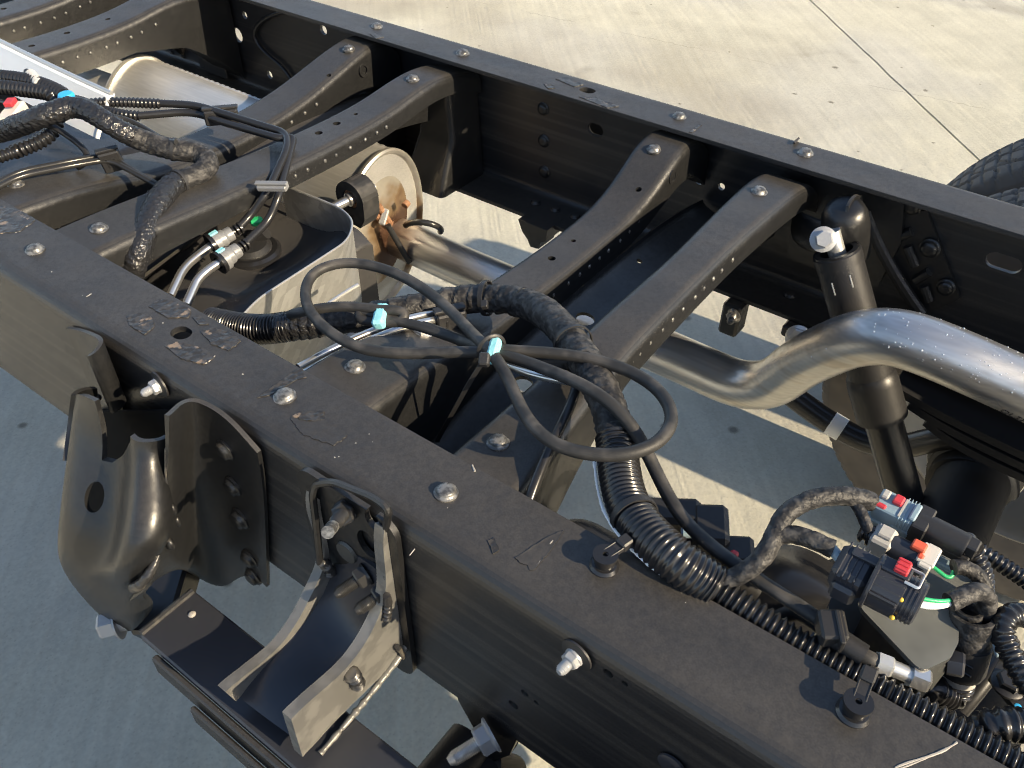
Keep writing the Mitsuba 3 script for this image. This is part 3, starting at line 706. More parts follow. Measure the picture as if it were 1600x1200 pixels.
# left body mount bracket: a pocket open at the top
xz = lambda uv, y: [(P(u, v, 'y', y)[0], P(u, v, 'y', y)[2]) for u, v in uv]
face = gridsheet(upgrid([
    [V3(-0.4003, -0.085, -0.0298), V3(-0.3475, -0.088, -0.0074), V3(-0.3062, -0.089, -0.0024), V3(-0.2745, -0.093, 0.007), V3(-0.2517, -0.088, 0.0073), V3(-0.2485, -0.075, -0.0037)],
    [V3(-0.3862, -0.125, -0.0862), V3(-0.3396, -0.119, -0.0808), V3(-0.3037, -0.111, -0.0757), V3(-0.2544, -0.117, -0.0422), V3(-0.2418, -0.108, -0.0445), V3(-0.2581, -0.09, -0.0734)],
    [V3(-0.3814, -0.165, -0.1597), V3(-0.3284, -0.16, -0.1441), V3(-0.3003, -0.151, -0.1402), V3(-0.2319, -0.157, -0.0831), V3(-0.2188, -0.142, -0.0806), V3(-0.2459, -0.114, -0.1143)],
    [V3(-0.397, -0.175, -0.2298), V3(-0.3336, -0.173, -0.201), V3(-0.2962, -0.167, -0.1833), V3(-0.256, -0.164, -0.1506), V3(-0.2417, -0.15, -0.1413), V3(-0.2347, -0.136, -0.1338)],
    [V3(-0.3851, -0.172, -0.2891), V3(-0.3482, -0.172, -0.2717), V3(-0.3153, -0.169, -0.2459), V3(-0.285, -0.164, -0.2164), V3(-0.2687, -0.157, -0.1939), V3(-0.2465, -0.152, -0.1582)],
    [V3(-0.3739, -0.16, -0.3484), V3(-0.3595, -0.161, -0.3379), V3(-0.3458, -0.16, -0.3249), V3(-0.3339, -0.158, -0.3122), V3(-0.3196, -0.155, -0.2882), V3(-0.3073, -0.152, -0.2627)]], 56, 60), .005)
nq = [(P(u, v, 'y', y)[0], P(u, v, 'y', y)[2]) for u, v, y in [(149, 645, -.092), (150, 700, -.108), (155, 722, -.112), (163, 731, -.114), (172, 725, -.112), (190, 698, -.106), (203, 682, -.095), (214, 694, -.098), (228, 702, -.098), (246, 700, -.090), (275, 690, -.076)]]
notch = Polygon([(nq[0][0], .15)] + nq + [(nq[-1][0] + .03, .15)])
oval = affinity.scale(Point(0, 0).buffer(.0105), 1, 1.6)
po = V3(-0.3321, -0.134, -0.0988)
fnm = np.cross(V3(-0.3426, -0.118, -0.0836) - V3(-0.3862, -0.125, -0.0862), V3(-0.3206, -0.16, -0.1402) - V3(-0.3426, -0.118, -0.0836)); fnm /= np.linalg.norm(fnm); fnm = fnm if fnm[1] < 0 else -fnm
face = minus(face, [put(extr(notch, .2), (0, 0.02, 0), (0, -1, 0), (1, 0, 0)), put(extr(oval, .05), po - fnm * .025, fnm, (1, .2, 0))])
BM = obj('body_mount_bracket', face, 'm_frame', FR, 40, 'left body mount bracket with a notched pocket, riveted to the outside of the near rail')
wall = upgrid([
    [V3(-0.2312, -0.076, 0.0307), V3(-0.2442, -0.056, 0.0215), V3(-0.2493, -0.04, 0.0119), V3(-0.23, -0.0335, 0.0076), V3(-0.2003, -0.0325, -0.0016), V3(-0.174, -0.0325, -0.0187)],
    [V3(-0.2383, -0.088, -0.0235), V3(-0.2463, -0.068, -0.0317), V3(-0.2664, -0.044, -0.0649), V3(-0.2465, -0.0335, -0.0793), V3(-0.21, -0.0325, -0.0711), V3(-0.183, -0.0325, -0.082)],
    [V3(-0.2429, -0.104, -0.0771), V3(-0.2581, -0.08, -0.1002), V3(-0.2879, -0.05, -0.1569), V3(-0.2705, -0.0345, -0.1722), V3(-0.2343, -0.0325, -0.1701), V3(-0.2024, -0.0325, -0.1684)],
    [V3(-0.229, -0.13, -0.1107), V3(-0.2602, -0.098, -0.1549), V3(-0.3052, -0.06, -0.2398), V3(-0.3021, -0.037, -0.2787), V3(-0.2595, -0.0325, -0.267), V3(-0.2236, -0.0325, -0.2551)],
    [V3(-0.2672, -0.152, -0.1801), V3(-0.2765, -0.115, -0.2025), V3(-0.3205, -0.07, -0.2939), V3(-0.3258, -0.042, -0.3507), V3(-0.2634, -0.034, -0.2862), V3(-0.2314, -0.0325, -0.2842)]], 40, 48)
obj('side_wall', gridsheet(wall, .005), 'm_frame', BM, 40)
tt_ = spline([V3(-0.4984, -0.0265, -0.0203), V3(-0.4605, -0.028, -0.0052), V3(-0.4272, -0.031, 0.0062), V3(-0.402, -0.037, 0.0108), V3(-0.3975, -0.047, 0.0083), V3(-0.4048, -0.057, 0.0026)], 40)
hh = np.interp(np.linspace(0, 1, 40), [0, .45, .6, 1], [.17, .15, .088, .082])
obj('side_wall', gridsheet(np.stack([tt_ - np.outer(hh * f_, [0, 0, 1]) for f_ in np.linspace(0, 1, 20)])[:, ::-1], .0045), 'm_frame', BM, 40)
obj('pocket_shade_sheet', extr(Polygon(xz([(150, 642), (268, 640), (268, 880), (170, 930), (105, 850), (120, 700)], -.036)), .003, (0, -.0345, 0), (0, -1, 0), (1, 0, 0)), 'm_pocket_shade', BM, 30)  # added black sheet, paints the shade inside the pocket
ret = upgrid([[V3(-0.4003, -0.085, -0.0298), V3(-0.4183, -0.068, -0.0445), V3(-0.4254, -0.052, -0.0569)], [V3(-0.4033, -0.098, -0.0607), V3(-0.4278, -0.078, -0.0854), V3(-0.4316, -0.06, -0.0963)], [V3(-0.3876, -0.124, -0.0879), V3(-0.4161, -0.1, -0.121), V3(-0.436, -0.078, -0.1466)]], 20, 14)
obj('side_wall', gridsheet(ret, .0045), 'm_frame', BM, 40)
for u, v, y in [(150, 577, -.046), (151, 620, -.054), (158, 658, -.058), (150, 553, -.047)]:
    d = trimesh.creation.icosphere(2, .0042); d.apply_translation(P(u, v, 'y', y) + np.array([.002, 0, 0])); obj('dimple', d, 'm_frame', BM, True)
for u, v, y in [(217, 798, -.124), (269, 795, -.098), (276, 814, -.092), (266, 850, -.115), (199, 856, -.149)]:
    d = trimesh.creation.icosphere(2, .0055); d.apply_scale([1, .8, 1.4]); d.apply_translation(P(u, v, 'y', y - .004)); obj('dimple', d, 'm_frame', BM, True)
rivets(BM, [P(u, v, 'y', -.033) for u, v in [(352, 703), (364, 760), (375, 810), (390, 873), (396, 900)]], (0, -1, 0), .95, 'm_frame')
seam = spline([V3(-0.2416, -0.084, -0.0112), V3(-0.2443, -0.096, -0.0569), V3(-0.2367, -0.117, -0.0995), V3(-0.2311, -0.134, -0.1163), V3(-0.2297, -0.15, -0.1283), V3(-0.2533, -0.162, -0.1571)], 90)
w_ = np.interp(np.linspace(0, 1, 90), [0, .62, .72, .95, 1], [.0014, .0014, .0040, .0055, .003])
obj('weld_bead', sweep(seam, (w_ * (0.75 + .5 * meshkit.noise(seam * 420)))[:, None] * (1 + .25 * meshkit.noise(np.repeat(seam[:, None], 12, 1) * 700 + np.arange(12)[None, :, None]))[:, :], 12), 'm_weld', BM, 50)
# bushing block and pivot bolt under the pocket
bc = V3(-0.3254, -0.112, -0.3002)
obj('bushing', put(cbox(.085, .05, .038, .004), bc + np.array([0, 0, -.006]), (0, -.35, .94), (.45, -.85, 0)), 'm_gloss', BM)
obj('bushing_lip', put(cbox(.09, .012, .012, .002), bc + np.array([.018, -.002, -.026]), (0, -.3, .95), (.45, -.85, 0)), 'm_frame', BM)
pbq = V3(-0.3471, -0.162, -0.3049)
KB = obj('bolt', put(cat(hexhead(.0155, .022, .0205), lathe([(0, -.02), (.012, -.02), (.012, 0), (0, 0)], 20)), pbq, (-.62, -.75, -.12)), 'm_white_zinc', BM, 25, 'large zinc pivot bolt at the bottom of the left bracket')

# cradle bracket: two swept arms on a back plate
back = extr(sbox(-.118, -.245, .006, .002).buffer(-.02).buffer(.02), .006, (0, -.0265, 0), (0, -1, 0), (1, 0, 0))
hp = [V3(-0.0329, -0.032, -0.0501), V3(-0.0214, -0.032, -0.0074)]
back = minus(back, [put(extr(affinity.scale(Point(0, 0).buffer(r_), 1, 1.35), .1), (h_[0], .02, h_[2]), (0, -1, 0), (1, 0, 0)) for h_, r_ in zip(hp, (.013, .009))])
SB = obj('cradle_bracket', back, 'm_frame', FR, 30, 'cradle bracket with two curved welded arms, in the middle of the near rail')
def arm(x, top, bot, wx, mm):
    T_ = spline([P(u, v, 'x', x) for u, v in top], 60); B_ = spline([P(u, v, 'x', x) for u, v in bot], 60)
    S = []
    for k_, (t_, b_) in enumerate(zip(T_, B_)):
        g = .0009 * (meshkit.noise(np.array([[k_ * .45, x * 90, 1.0], [k_ * .45, x * 90, 9.0]])) - .5)
        S.append([t_ + [0, 0, g[0]], t_ + [-wx, 0, g[1]], b_ + [-wx, 0, 0], b_ + [0, 0, g[1] * 3]])
    return obj('arm', loft(S), mm, SB, 30)
AR = arm(-.004, [(601, 826), (600, 870), (603, 915), (598, 945), (578, 992), (548, 1036), (500, 1082), (455, 1124)],
         [(626, 818), (634, 880), (638, 940), (636, 985), (618, 1030), (590, 1062), (540, 1112), (473, 1183)], .0115, 'm_worn')
AL = arm(-.090, [(492, 775), (499, 830), (507, 880), (495, 912), (470, 962), (438, 1008), (400, 1042), (352, 1081)],
         [(500, 782), (510, 840), (516, 900), (506, 940), (484, 978), (456, 1010), (415, 1050), (369, 1096)], .011, 'm_worn')
lip = rounded([V3(-0.091, -0.0473, -0.1089), V3(-0.091, -0.042, -0.0557), V3(-0.091, -0.0388, -0.0152), V3(-0.09, -0.034, -0.0059), V3(-0.0693, -0.03, 0.0086), V3(-0.0169, -0.03, 0.0225), V3(0.0042, -0.034, 0.0271), V3(-0.006, -0.0316, -0.0087)], .014, 90)
obj('rim', sweep(lip, .0036, 8), 'm_frame', SB, 30)
for pts, r_ in [([(604, 930), (606, 950), (604, 968)], .004), ([(548, 1052), (556, 1062), (560, 1072)], .006), ([(502, 880), (512, 885), (516, 898)], .005), ([(620, 1010), (627, 1020), (630, 1028)], .0025)]:
    q = spline([P(u, v, 'x', .000 if pts[0][0] > 540 else -.088) for u, v in pts], 24)
    obj('weld_bead', sweep(q, r_ * (.6 + .8 * meshkit.noise(q * 500)), 10), 'm_weld', SB, 50)
drip = spline([V3(-0.002, -0.0231, -0.1725), V3(-0.002, -0.0371, -0.1951), V3(-0.002, -0.0644, -0.2035), V3(-0.002, -0.0923, -0.2086), V3(-0.002, -0.1536, -0.2166)], 120)
obj('weld_bead', sweep(drip, .0032 * (.4 + 1.3 * meshkit.fbm(drip * 190, 3)), 8), 'm_worn', SB, 50)
fl = upgrid([[V3(-0.09, -0.0288, -0.0971), V3(-0.048, -0.0335, -0.0793), V3(-0.006, -0.0417, -0.0657)], [V3(-0.09, -0.0412, -0.1408), V3(-0.048, -0.041, -0.1268), V3(-0.006, -0.0459, -0.1106)],
             [V3(-0.09, -0.0772, -0.1682), V3(-0.048, -0.0708, -0.1731), V3(-0.006, -0.064, -0.1526)], [V3(-0.09, -0.1254, -0.1775), V3(-0.048, -0.1188, -0.1783), V3(-0.006, -0.1086, -0.1737)], [V3(-0.09, -0.1679, -0.1887), V3(-0.048, -0.1679, -0.1833), V3(-0.006, -0.1662, -0.1784)]], 30, 20)
obj('floor_plate', gridsheet(fl, .004), 'm_greyblk', SB, 30)
stud(SB, V3(-0.0537, -0.034, -0.0165), V3(-0.0219, -0.08, 0.0222) - V3(-0.0537, -0.034, -0.0165), washer=0, nutr=.011, L=.044, rr=.0065, m='m_darkmetal', nh=.012)
tp0, tp1 = V3(-0.0537, -0.034, -0.0165), V3(-0.0219, -0.08, 0.0222)
obj('bolt_tip', cyl(tp0 + (tp1 - tp0) * .74, tp1, .0056, 18), 'm_bolt', SB)
stud(SB, V3(-0.0342, -0.034, -0.0904), (-.35, -1, -.25), washer=0, nutr=.011, L=.038, rr=.0065, m='m_darkmetal', nh=.012)
stud(SB, V3(-0.0115, -0.034, -0.0985), (-.35, -1, -.25), washer=0, nutr=.011, L=.036, rr=.0065, m='m_darkmetal', nh=.012)
obj('insert', put(lathe([(0, 0), (.013, 0), (.012, .003), (0, .004)], 24), V3(-0.0636, -0.033, -0.0843), (0, -1, 0)), 'm_bracket', SB)

# long flat step bar that both brackets carry
BAR = obj('step_bar', boxat(-.245, .42, -.178, -.108, -.226, -.216, .002), 'm_greyblk', FR, 30, 'flat dark step bar running below the near rail')
obj('edge_strip', boxat(-.215, .42, -.187, -.1795, -.246, -.218, .002), 'm_frame', BAR)
obj('edge_strip', boxat(-.150, .42, -.195, -.189, -.264, -.236, .002), 'm_frame', BAR)
obj('weld_bead', sweep(np.array([(-.245, y, -.215) for y in np.linspace(-.176, -.110, 30)]), .004, 8), 'm_weld', BAR)
obj('rivet', put(RIVET.copy().apply_scale(.3), V3(-0.2219, -0.1289, -0.216)), 'm_scuff', BAR)

# hanger with a bolt and bushing below the rail
HG = obj('spring_hanger', extr(Polygon(xz([(712, 1062), (800, 1130), (822, 1128), (800, 1175), (775, 1185), (745, 1135), (720, 1090)], -.02)), .012, (0, -.012, 0), (0, -1, 0), (1, 0, 0)), 'm_frame', FR, 30, 'tapered hanger plate with a zinc bolt below the near rail')
hb = V3(0.1095, -0.035, -0.235)
hd = np.array([-.45, -1, -.22]); hd /= np.linalg.norm(hd)
obj('bolt', thread(hb, hb + hd * .048, .0078, .0019), 'm_zinc', HG)
obj('nut', put(hexhead(.0155, .016, .018), hb, hd), 'm_white_zinc', HG, 25)
obj('bushing', cyl(V3(0.0977, -0.03, -0.3228), V3(0.1093, 0, -0.3749), .018), 'm_plastic', HG)

# ---------------------------------------------------------------- exhaust: muffler, hanger, tailpipe
EX = thing('exhaust_system', 'silver oval muffler with rusty end cap and long bent steel tailpipe', 'exhaust')
MX0, MX1, MC, MA, MB_ = -1.36, -.655, np.array([.618, -.272]), .104, .150
def oval(x, s=1.0, grow=0.0, n=64):
    a_ = np.arange(n) * 2 * np.pi / n
    return np.stack([np.full(n, x), MC[0] + (MA * s + grow) * np.cos(a_) + .02 * np.sin(a_), MC[1] + (MB_ * s + grow) * np.sin(a_)], 1)
MU = obj('muffler', loft([oval(x) for x in np.linspace(MX0, MX1, 30)]), 'm_alum', EX, 40, 'silver oval muffler body under the crossmembers')
for x, s_ in ((MX0, -1), (MX1, 1)):
    S = [oval(x - s_ * .004, 1, .0045), oval(x, 1, .007), oval(x + s_ * .006, 1, .007), oval(x + s_ * .009, 1, .0035), oval(x + s_ * .006, 1, -.002), oval(x + s_ * .001, .97), oval(x - s_ * .008, .9),
         oval(x - s_ * .004, .78), oval(x + s_ * .004, .6), oval(x + s_ * .010, .3), oval(x + s_ * .010, .02)]
    obj('end_cap', loft(S), 'm_cap' if s_ > 0 else 'm_alum', MU, 40, 'end cap stained rusty brown around the outlet pipe' if s_ > 0 else None)
a_ = 1.15
seam_ = np.array([(x, MC[0] + MA * math.cos(a_) + .02 * math.sin(a_), MC[1] + MB_ * math.sin(a_)) for x in np.linspace(MX0 + .01, MX1 - .01, 240)])
obj('lock_seam', sweep(seam_, .0035 + .0012 * (np.sin(np.arange(240) * 1.1) > 0), 8, squash=.7), 'm_alum', MU)
obj('inlet_pipe', sweep(spline([(-2.1, .56, -.24), (-1.6, .59, -.25), (MX0, .60, -.25)], 40), .082, 28), 'm_cap', MU, 40)
pc = [np.array([MX1 - .01, .655, -.296]), V3(-0.5458, 0.66, -0.3042), V3(-0.2979, 0.655, -0.2981), V3(-0.1118, 0.66, -0.2994), V3(-0.0031, 0.662, -0.3019), V3(0.0516, 0.66, -0.2968), V3(0.0998, 0.655, -0.2664), V3(0.1306, 0.648, -0.2136), V3(0.1637, 0.64, -0.1637), V3(0.1993, 0.634, -0.1228), V3(0.2431, 0.632, -0.0984), V3(0.2972, 0.636, -0.0973), V3(0.3515, 0.645, -0.1068), V3(0.4052, 0.655, -0.1186), V3(0.4894, 0.668, -0.1401)]
pipe_q = spline(pc, 240)
PIPE = obj('tailpipe', sweep(pipe_q, .0370, 40), 'm_pipe', EX, 60, 'bare steel tailpipe with a high S bend on the right')
t_, X_, Y_ = frames(pipe_q)
# printed code and water drops on the pipe
def on_pipe(k, ang, lift=0.0):
    return pipe_q[k] + (.0370 + lift) * (math.cos(ang) * X_[k] + math.sin(ang) * Y_[k])
def pipe_pick(u, v):
    """index and angle on the tube of the surface point that faces the viewer along this direction"""
    best = None
    for k in range(len(pipe_q)):
        for a in np.linspace(0, 2 * np.pi, 120, endpoint=False):
            p = on_pipe(k, a); nrm = math.cos(a) * X_[k] + math.sin(a) * Y_[k]
            if nrm @ (EYE - p) <= 0: continue
            d = p - EYE; z = d @ FWD
            R = np.cross(FWD, UP)
            e = (800 + 1361.268 * (d @ R) / z - u) ** 2 + (600 - 1361.268 * (d @ UP) / z - v) ** 2
            if best is None or e < best[0]: best = (e, k, a)
    return best[1:]
PIPE_TEXT = (210, 3.0)
kt, at_ = PIPE_TEXT
def wrap_text(text, height, k0, a0, flip=1):
    tmsh = meshkit.text_mesh(text, height, .0004)
    v = tmsh.vertices
    seg = length(pipe_q) / (len(pipe_q) - 1)
    out = []
    for x, y, z in v:
        kk = np.clip(k0 + x / seg, 0, len(pipe_q) - 1.001); i0 = int(kk); f_ = kk - i0
        a = a0 + flip * y / .037
        out.append((1 - f_) * on_pipe(i0, a, .0002 + z) + f_ * on_pipe(i0 + 1, a, .0002 + z))
    tmsh.vertices = np.array(out)
    return tmsh
drops = []
for _ in range(700):
    k = int(rng.integers(172, 236)); a = rng.uniform(0, 2 * np.pi)
    p = on_pipe(k, a); nrm = math.cos(a) * X_[k] + math.sin(a) * Y_[k]
    if nrm[2] < 0.05 or nrm @ (EYE - p) < 0.1: continue
    if rng.random() > (k - 165) / 45: continue
    d = trimesh.creation.icosphere(1, rng.uniform(.0004, .0011)); d.apply_scale([1, 1, .75]); drops.append(put(d, p + nrm * .0002, nrm))
obj('water_drop', cat(*drops), 'm_drop', PIPE, True, kind='stuff')
# hanger: rusty clip, rod and rubber block
HB = obj('hanger_rod', tube([V3(-0.606, 0.635, -0.2463), V3(-0.5555, 0.642, -0.2272), V3(-0.5463, 0.655, -0.2367), V3(-0.5543, 0.67, -0.2576)], .0056, 12, 40), 'm_darkmetal', EX, 40)
obj('hanger_rod', tube([V3(-0.6161, 0.6, -0.2331), V3(-0.6047, 0.61, -0.2712), V3(-0.5897, 0.62, -0.3119)], .0056, 12, 30), 'm_darkmetal', EX, 40)
obj('hanger_clip', tube([V3(-0.647, 0.59, -0.2082), V3(-0.6369, 0.6, -0.2249), V3(-0.6302, 0.61, -0.2471)], .006, 10, 20), 'm_rust', EX)
obj('hanger_clip', tube([V3(-0.6337, 0.6, -0.2005), V3(-0.6333, 0.61, -0.2218), V3(-0.6298, 0.62, -0.2451)], .006, 10, 20), 'm_rust', EX)
obj('hanger_clip', put(cbox(.012, .03, .008, .002), V3(-0.6268, 0.603, -0.2214), (.4, -.6, .7), (0.8, .2, 0)), 'm_zinc', EX)
obj('hanger_tip', cyl(V3(-0.6149, 0.645, -0.2145), V3(-0.6159, 0.655, -0.2116), .0065, 16), 'm_rust', EX)
RH = thing('rubber_hanger', 'black rubber hanger block with rusty metal eye beside the muffler end', 'rubber hanger')
rc = V3(-0.5957, 0.5, -0.1296)
pl = Point(0, 0).buffer(.028, quad_segs=6).union(Polygon([(-.024, 0), (.028, 0), (.024, -.030), (.012, -.046), (-.006, -.042)])).buffer(.003).difference(Point(0, 0).buffer(.0165))
obj('rubber', extr(pl, .036, rc + np.array([0, .036, 0]), (0, -1, 0), (1, 0, .1)), 'm_rubber', RH, 30)
obj('eye', put(lathe([(.010, 0), (.0165, 0), (.0165, .006), (.010, .006), (.010, 0)], 28), rc + np.array([0, .012, 0]), (0, -1, 0)), 'm_rust', RH)
obj('pin', put(lathe([(0, -.04), (.009, -.04), (.009, .004), (.0115, .006), (.0115, .012), (.008, .014), (.008, .05), (0, .052)], 22), rc + np.array([0, .01, 0]), (-.2, -1, -.1)), 'm_chrome', RH)

# ---------------------------------------------------------------- fuel tank and heat shield
FT = thing('fuel_tank', 'black moulded plastic fuel tank below the front crossmembers', 'fuel tank')
def tank_z(x, y):
    z = -.150 - .05 * np.clip((.235 - y) / .12, 0, 1.6) ** 1.3 - .35 * np.clip(np.abs(y - .28) - .155, 0, 1) ** 1.15
    z = z - .9 * np.clip(x + .545, 0, 1) ** 1.2 * (1 - .3 * np.clip((y - .3) / .1, 0, 1)) - .02 * np.clip((-.80 - x) / .05, 0, 1)
    z = z + .016 * np.exp(-((x + .535) / .035) ** 2) * np.clip((y - .22) / .08, 0, 1) - .028 * np.exp(-(((x + .615) / .07) ** 2 + ((y - .335) / .075) ** 2))
    return z
xs_, ys_ = np.linspace(-.93, -.505, 60), np.linspace(.085, .455, 44)
V = np.array([[(x, y, tank_z(x, y)) for y in ys_] for x in xs_])
ed = .012
obj('body', heightfield(V, -.36), 'm_tank', FT, 60)
tk = V3(-0.6568, 0.3358, -0.172)
obj('lock_ring', put(lathe([(0, 0), (.048, 0), (.048, .006), (.043, .010), (.036, .010), (.034, .004), (0, .004)], 40), tk), 'm_gloss', FT)
obj('sender_cap', put(lathe([(0, 0), (.036, 0), (.035, .012), (.028, .018), (0, .019)], 36), tk), 'm_plastic', FT, 30)
obj('port', cyl(tk + np.array([-.01, .015, .015]), tk + np.array([.012, .028, .03]), .011, 18), 'm_plastic', FT)
gl = V3(-0.6032, 0.3216, -0.088)
obj('green_tab', put(cbox(.018, .013, .012, .003), gl, (0, -.3, 1), (.8, .6, .1)), 'm_green', FT, 30, 'bright green tab behind the fuel hoses')
for k_ in range(3):
    obj('bracket_foot', boxat(*((P(365 + 20 * k_, 322 - 4 * k_, 'z', -.15)[0] + np.array([-.012, .012])).tolist()), *((P(365 + 20 * k_, 322 - 4 * k_, 'z', -.15)[1] + np.array([-.004, .004])).tolist()), -.19, -.15, .002), 'm_grey', FT)

HS = thing('heat_shield', 'curved galvanised sheet heat shield standing between the fuel tank and muffler', 'heat shield')
top = rounded([V3(-0.6706, 0.4293, -0.096), V3(-0.5458, 0.4378, -0.1), V3(-0.5043, 0.422, -0.1), V3(-0.4792, 0.3837, -0.105), V3(-0.4789, 0.2893, -0.108), V3(-0.4781, 0.209, -0.11), V3(-0.4686, 0.1617, -0.118)], .03, 70)
dep = np.interp(np.linspace(0, 1, 70), [0, .3, .45, .8, 1], [.10, .11, .145, .19, .19])
V = np.stack([top + np.outer(-dep * f_, [0, 0, 1]) for f_ in np.linspace(0, 1, 12)])
obj('sheet', gridsheet(V[:, ::-1], .002), 'm_galv', HS, 40)
obj('rolled_edge', sweep(top + [0, 0, .0005], .0016, 8), 'm_zinc', HS)
fl_ = gridsheet(np.stack([V[-1][30:] + o_ for o_ in (np.array([0, 0, 0]), np.array([.012, .004, -.002]), np.array([.03, .008, -.004]))]), .002)
obj('foot_flange', fl_, 'm_galv', HS, 40)
obj('rod', tube([V3(-0.4205, 0.2305, -0.14), V3(-0.4057, 0.2775, -0.12), V3(-0.3936, 0.3164, -0.11)], .003, 10, 20), 'm_zinc', HS)

# ---------------------------------------------------------------- fuel hoses with quick connectors
def fuel_hose(lab, outer, stub, conn, conn2, steel, loom):
    k = thing('fuel_hose', lab, 'fuel hose')
    obj('hose', tube(outer, .0060, 16, 110, bend=.03), 'm_tube', k, 60)
    obj('loom', conduit(loom, .0085, .0062, .2, 18), 'm_gloss', k, 60)
    a_, b_ = np.array(conn), np.array(conn2); d = (b_ - a_) / np.linalg.norm(b_ - a_)
    obj('hose_end', cat(*[cyl(a_ - d * (.016 - .006 * i_), a_ - d * (.013 - .006 * i_), .0088 - .0004 * i_, 20) for i_ in range(3)]), 'm_tube', k)
    obj('connector', put(lathe([(0, 0), (.0105, 0), (.011, .008), (.0105, .010), (.0128, .013), (.0128, .021), (.0160, .022), (.0160, .030), (.0125, .031), (0, .031)], 28), a_, d), 'm_conn', k, 30)
    obj('collar', put(lathe([(.008, 0), (.0168, 0), (.0172, .003), (.0172, .006), (.009, .006), (.008, 0)], 28), a_ + d * .0300, d), 'm_gloss', k)
    obj('latch', put(cbox(.008, .003, .013, .001), a_ + d * .024 + np.cross(d, [0.5, .3, 0]) * 0 + np.array([0, -.004, .0155]), d, (1, 0, 0)), 'm_cyan', k)
    obj('steel_end', tube([b_ - d * .004] + steel, .0062, 16, 60, bend=.03), 'm_chrome', k, 60)
    return k
H1 = fuel_hose('upper fuel hose with the higher grey quick connector and a steel end', [V3(-0.9067, 0.3881, -0.01), V3(-0.8475, 0.4242, -0.01), V3(-0.7957, 0.433, -0.012), V3(-0.6677, 0.4546, -0.018), V3(-0.6346, 0.4249, -0.022), V3(-0.592, 0.3428, -0.045), V3(-0.6051, 0.3155, -0.075), V3(-0.6026, 0.2824, -0.085)], None,
               V3(-0.6029, 0.2756, -0.085), V3(-0.6079, 0.2495, -0.09), [V3(-0.6101, 0.2262, -0.095), V3(-0.6062, 0.1897, -0.1), V3(-0.5857, 0.1473, -0.115)], [V3(-1.0426, 0.1791, -0.02), V3(-1.0119, 0.2502, -0.01), V3(-0.9681, 0.315, -0.002), V3(-0.9306, 0.3585, -0.005), V3(-0.8965, 0.3929, -0.01)])
H2 = fuel_hose('lower fuel hose with the grey quick connector nearest the rail and a steel end', [V3(-0.8968, 0.3492, -0.015), V3(-0.852, 0.4185, -0.02), V3(-0.7887, 0.4246, -0.022), V3(-0.6672, 0.4381, -0.02), V3(-0.6559, 0.4575, -0.022), V3(-0.5791, 0.3521, -0.05), V3(-0.579, 0.3255, -0.08), V3(-0.5702, 0.2655, -0.09)], None,
               V3(-0.568, 0.2567, -0.09), V3(-0.5694, 0.2203, -0.095), [V3(-0.5737, 0.2025, -0.1), V3(-0.5728, 0.185, -0.105), V3(-0.558, 0.151, -0.12)], [V3(-0.9612, 0.3249, -0.01), V3(-0.9206, 0.3315, -0.012), V3(-0.8944, 0.351, -0.015)])
def line_clip(lab, c, d, n, w=.05, h=.022, t=.018, m='m_plastic', gaps=2):
    k = thing('line_clip', lab, 'line clip')
    d, n = np.array(d, float), np.array(n, float)
    obj('body', put(cbox(w, t, h, .002), c, n, d), m, k, 30)
    obj('cover', put(cbox(w * 1.08, t * .55, .004, .001), np.array(c) + n / np.linalg.norm(n) * (h / 2 + .002), n, d), m, k, 30)
    for i_ in range(gaps):
        obj('slot', put(cbox(.003, t * 1.06, h * .5, .0005), np.array(c) + d / np.linalg.norm(d) * w * (.18 - .36 * i_), n, d), 'm_deep', k)
    return k
line_clip('black clip holding both fuel hoses on the crossmember above the muffler', V3(-0.8048, 0.439, -0.022), (.65, .75, .05), (0, 0, 1), .052, .024, .020)
line_clip('pale worn clip joining both fuel hoses above the heat shield', V3(-0.5747, 0.3406, -0.03), (.9, .45, 0.05), (0, -.2, 1), .046, .009, .014, 'm_conn', 0)

# twin brake lines on the left, with their clip
for i_, lab in enumerate(['upper one of the two thin dark brake lines at the left', 'lower one of the two thin dark brake lines at the left']):
    o = i_ * 7
    k = thing('brake_line', lab, 'brake line')
    obj('tube', tube([P(-20, 294 + o, 'z', -.012), P(30, 268 + o, 'z', -.010), P(110, 252 + o, 'z', -.012), P(170, 241 + o * 1.1, 'z', -.020), P(210, 268 + o * .3, 'z', -.03), P(262, 297 + o * .3, 'z', -.04), V3(-0.6744, 0.2657, -0.07)], .0042, 12, 100, bend=.02), 'm_darkmetal', k, 60)
line_clip('black upright clip holding the two thin brake lines on the left crossmember', V3(-0.8131, 0.242, -0.022), (.5, .8, 0), (.1, -.2, 1), .030, .034, .016)

# pale panel behind the left wiring
PN = thing('side_panel', 'pale grey painted channel at the left edge in front of the muffler', 'panel')
pq = spline([V3(-1.578, 0.3609, 0.012), V3(-1.2794, 0.3463, 0.01), V3(-1.0905, 0.3391, 0.008), V3(-0.9489, 0.3372, 0.006)], 30)
V = np.stack([pq + o_ for o_ in (np.array([-.012, .02, -.004]), np.array([0, 0, 0]), np.array([.004, -.008, -.012]), np.array([.006, -.026, -.032]), np.array([.008, -.042, -.052]))])
obj('face', gridsheet(V, .004), 'm_panel', PN, 30)
obj('lip', sweep(pq + [-.008, .013, .0005], .0035, 10), 'm_zinc', PN)
obj('end_fold', sweep(spline([V[1][-1], V[2][-1], V[3][-1], V[4][-1]], 12), .003, 8), 'm_panel', PN)

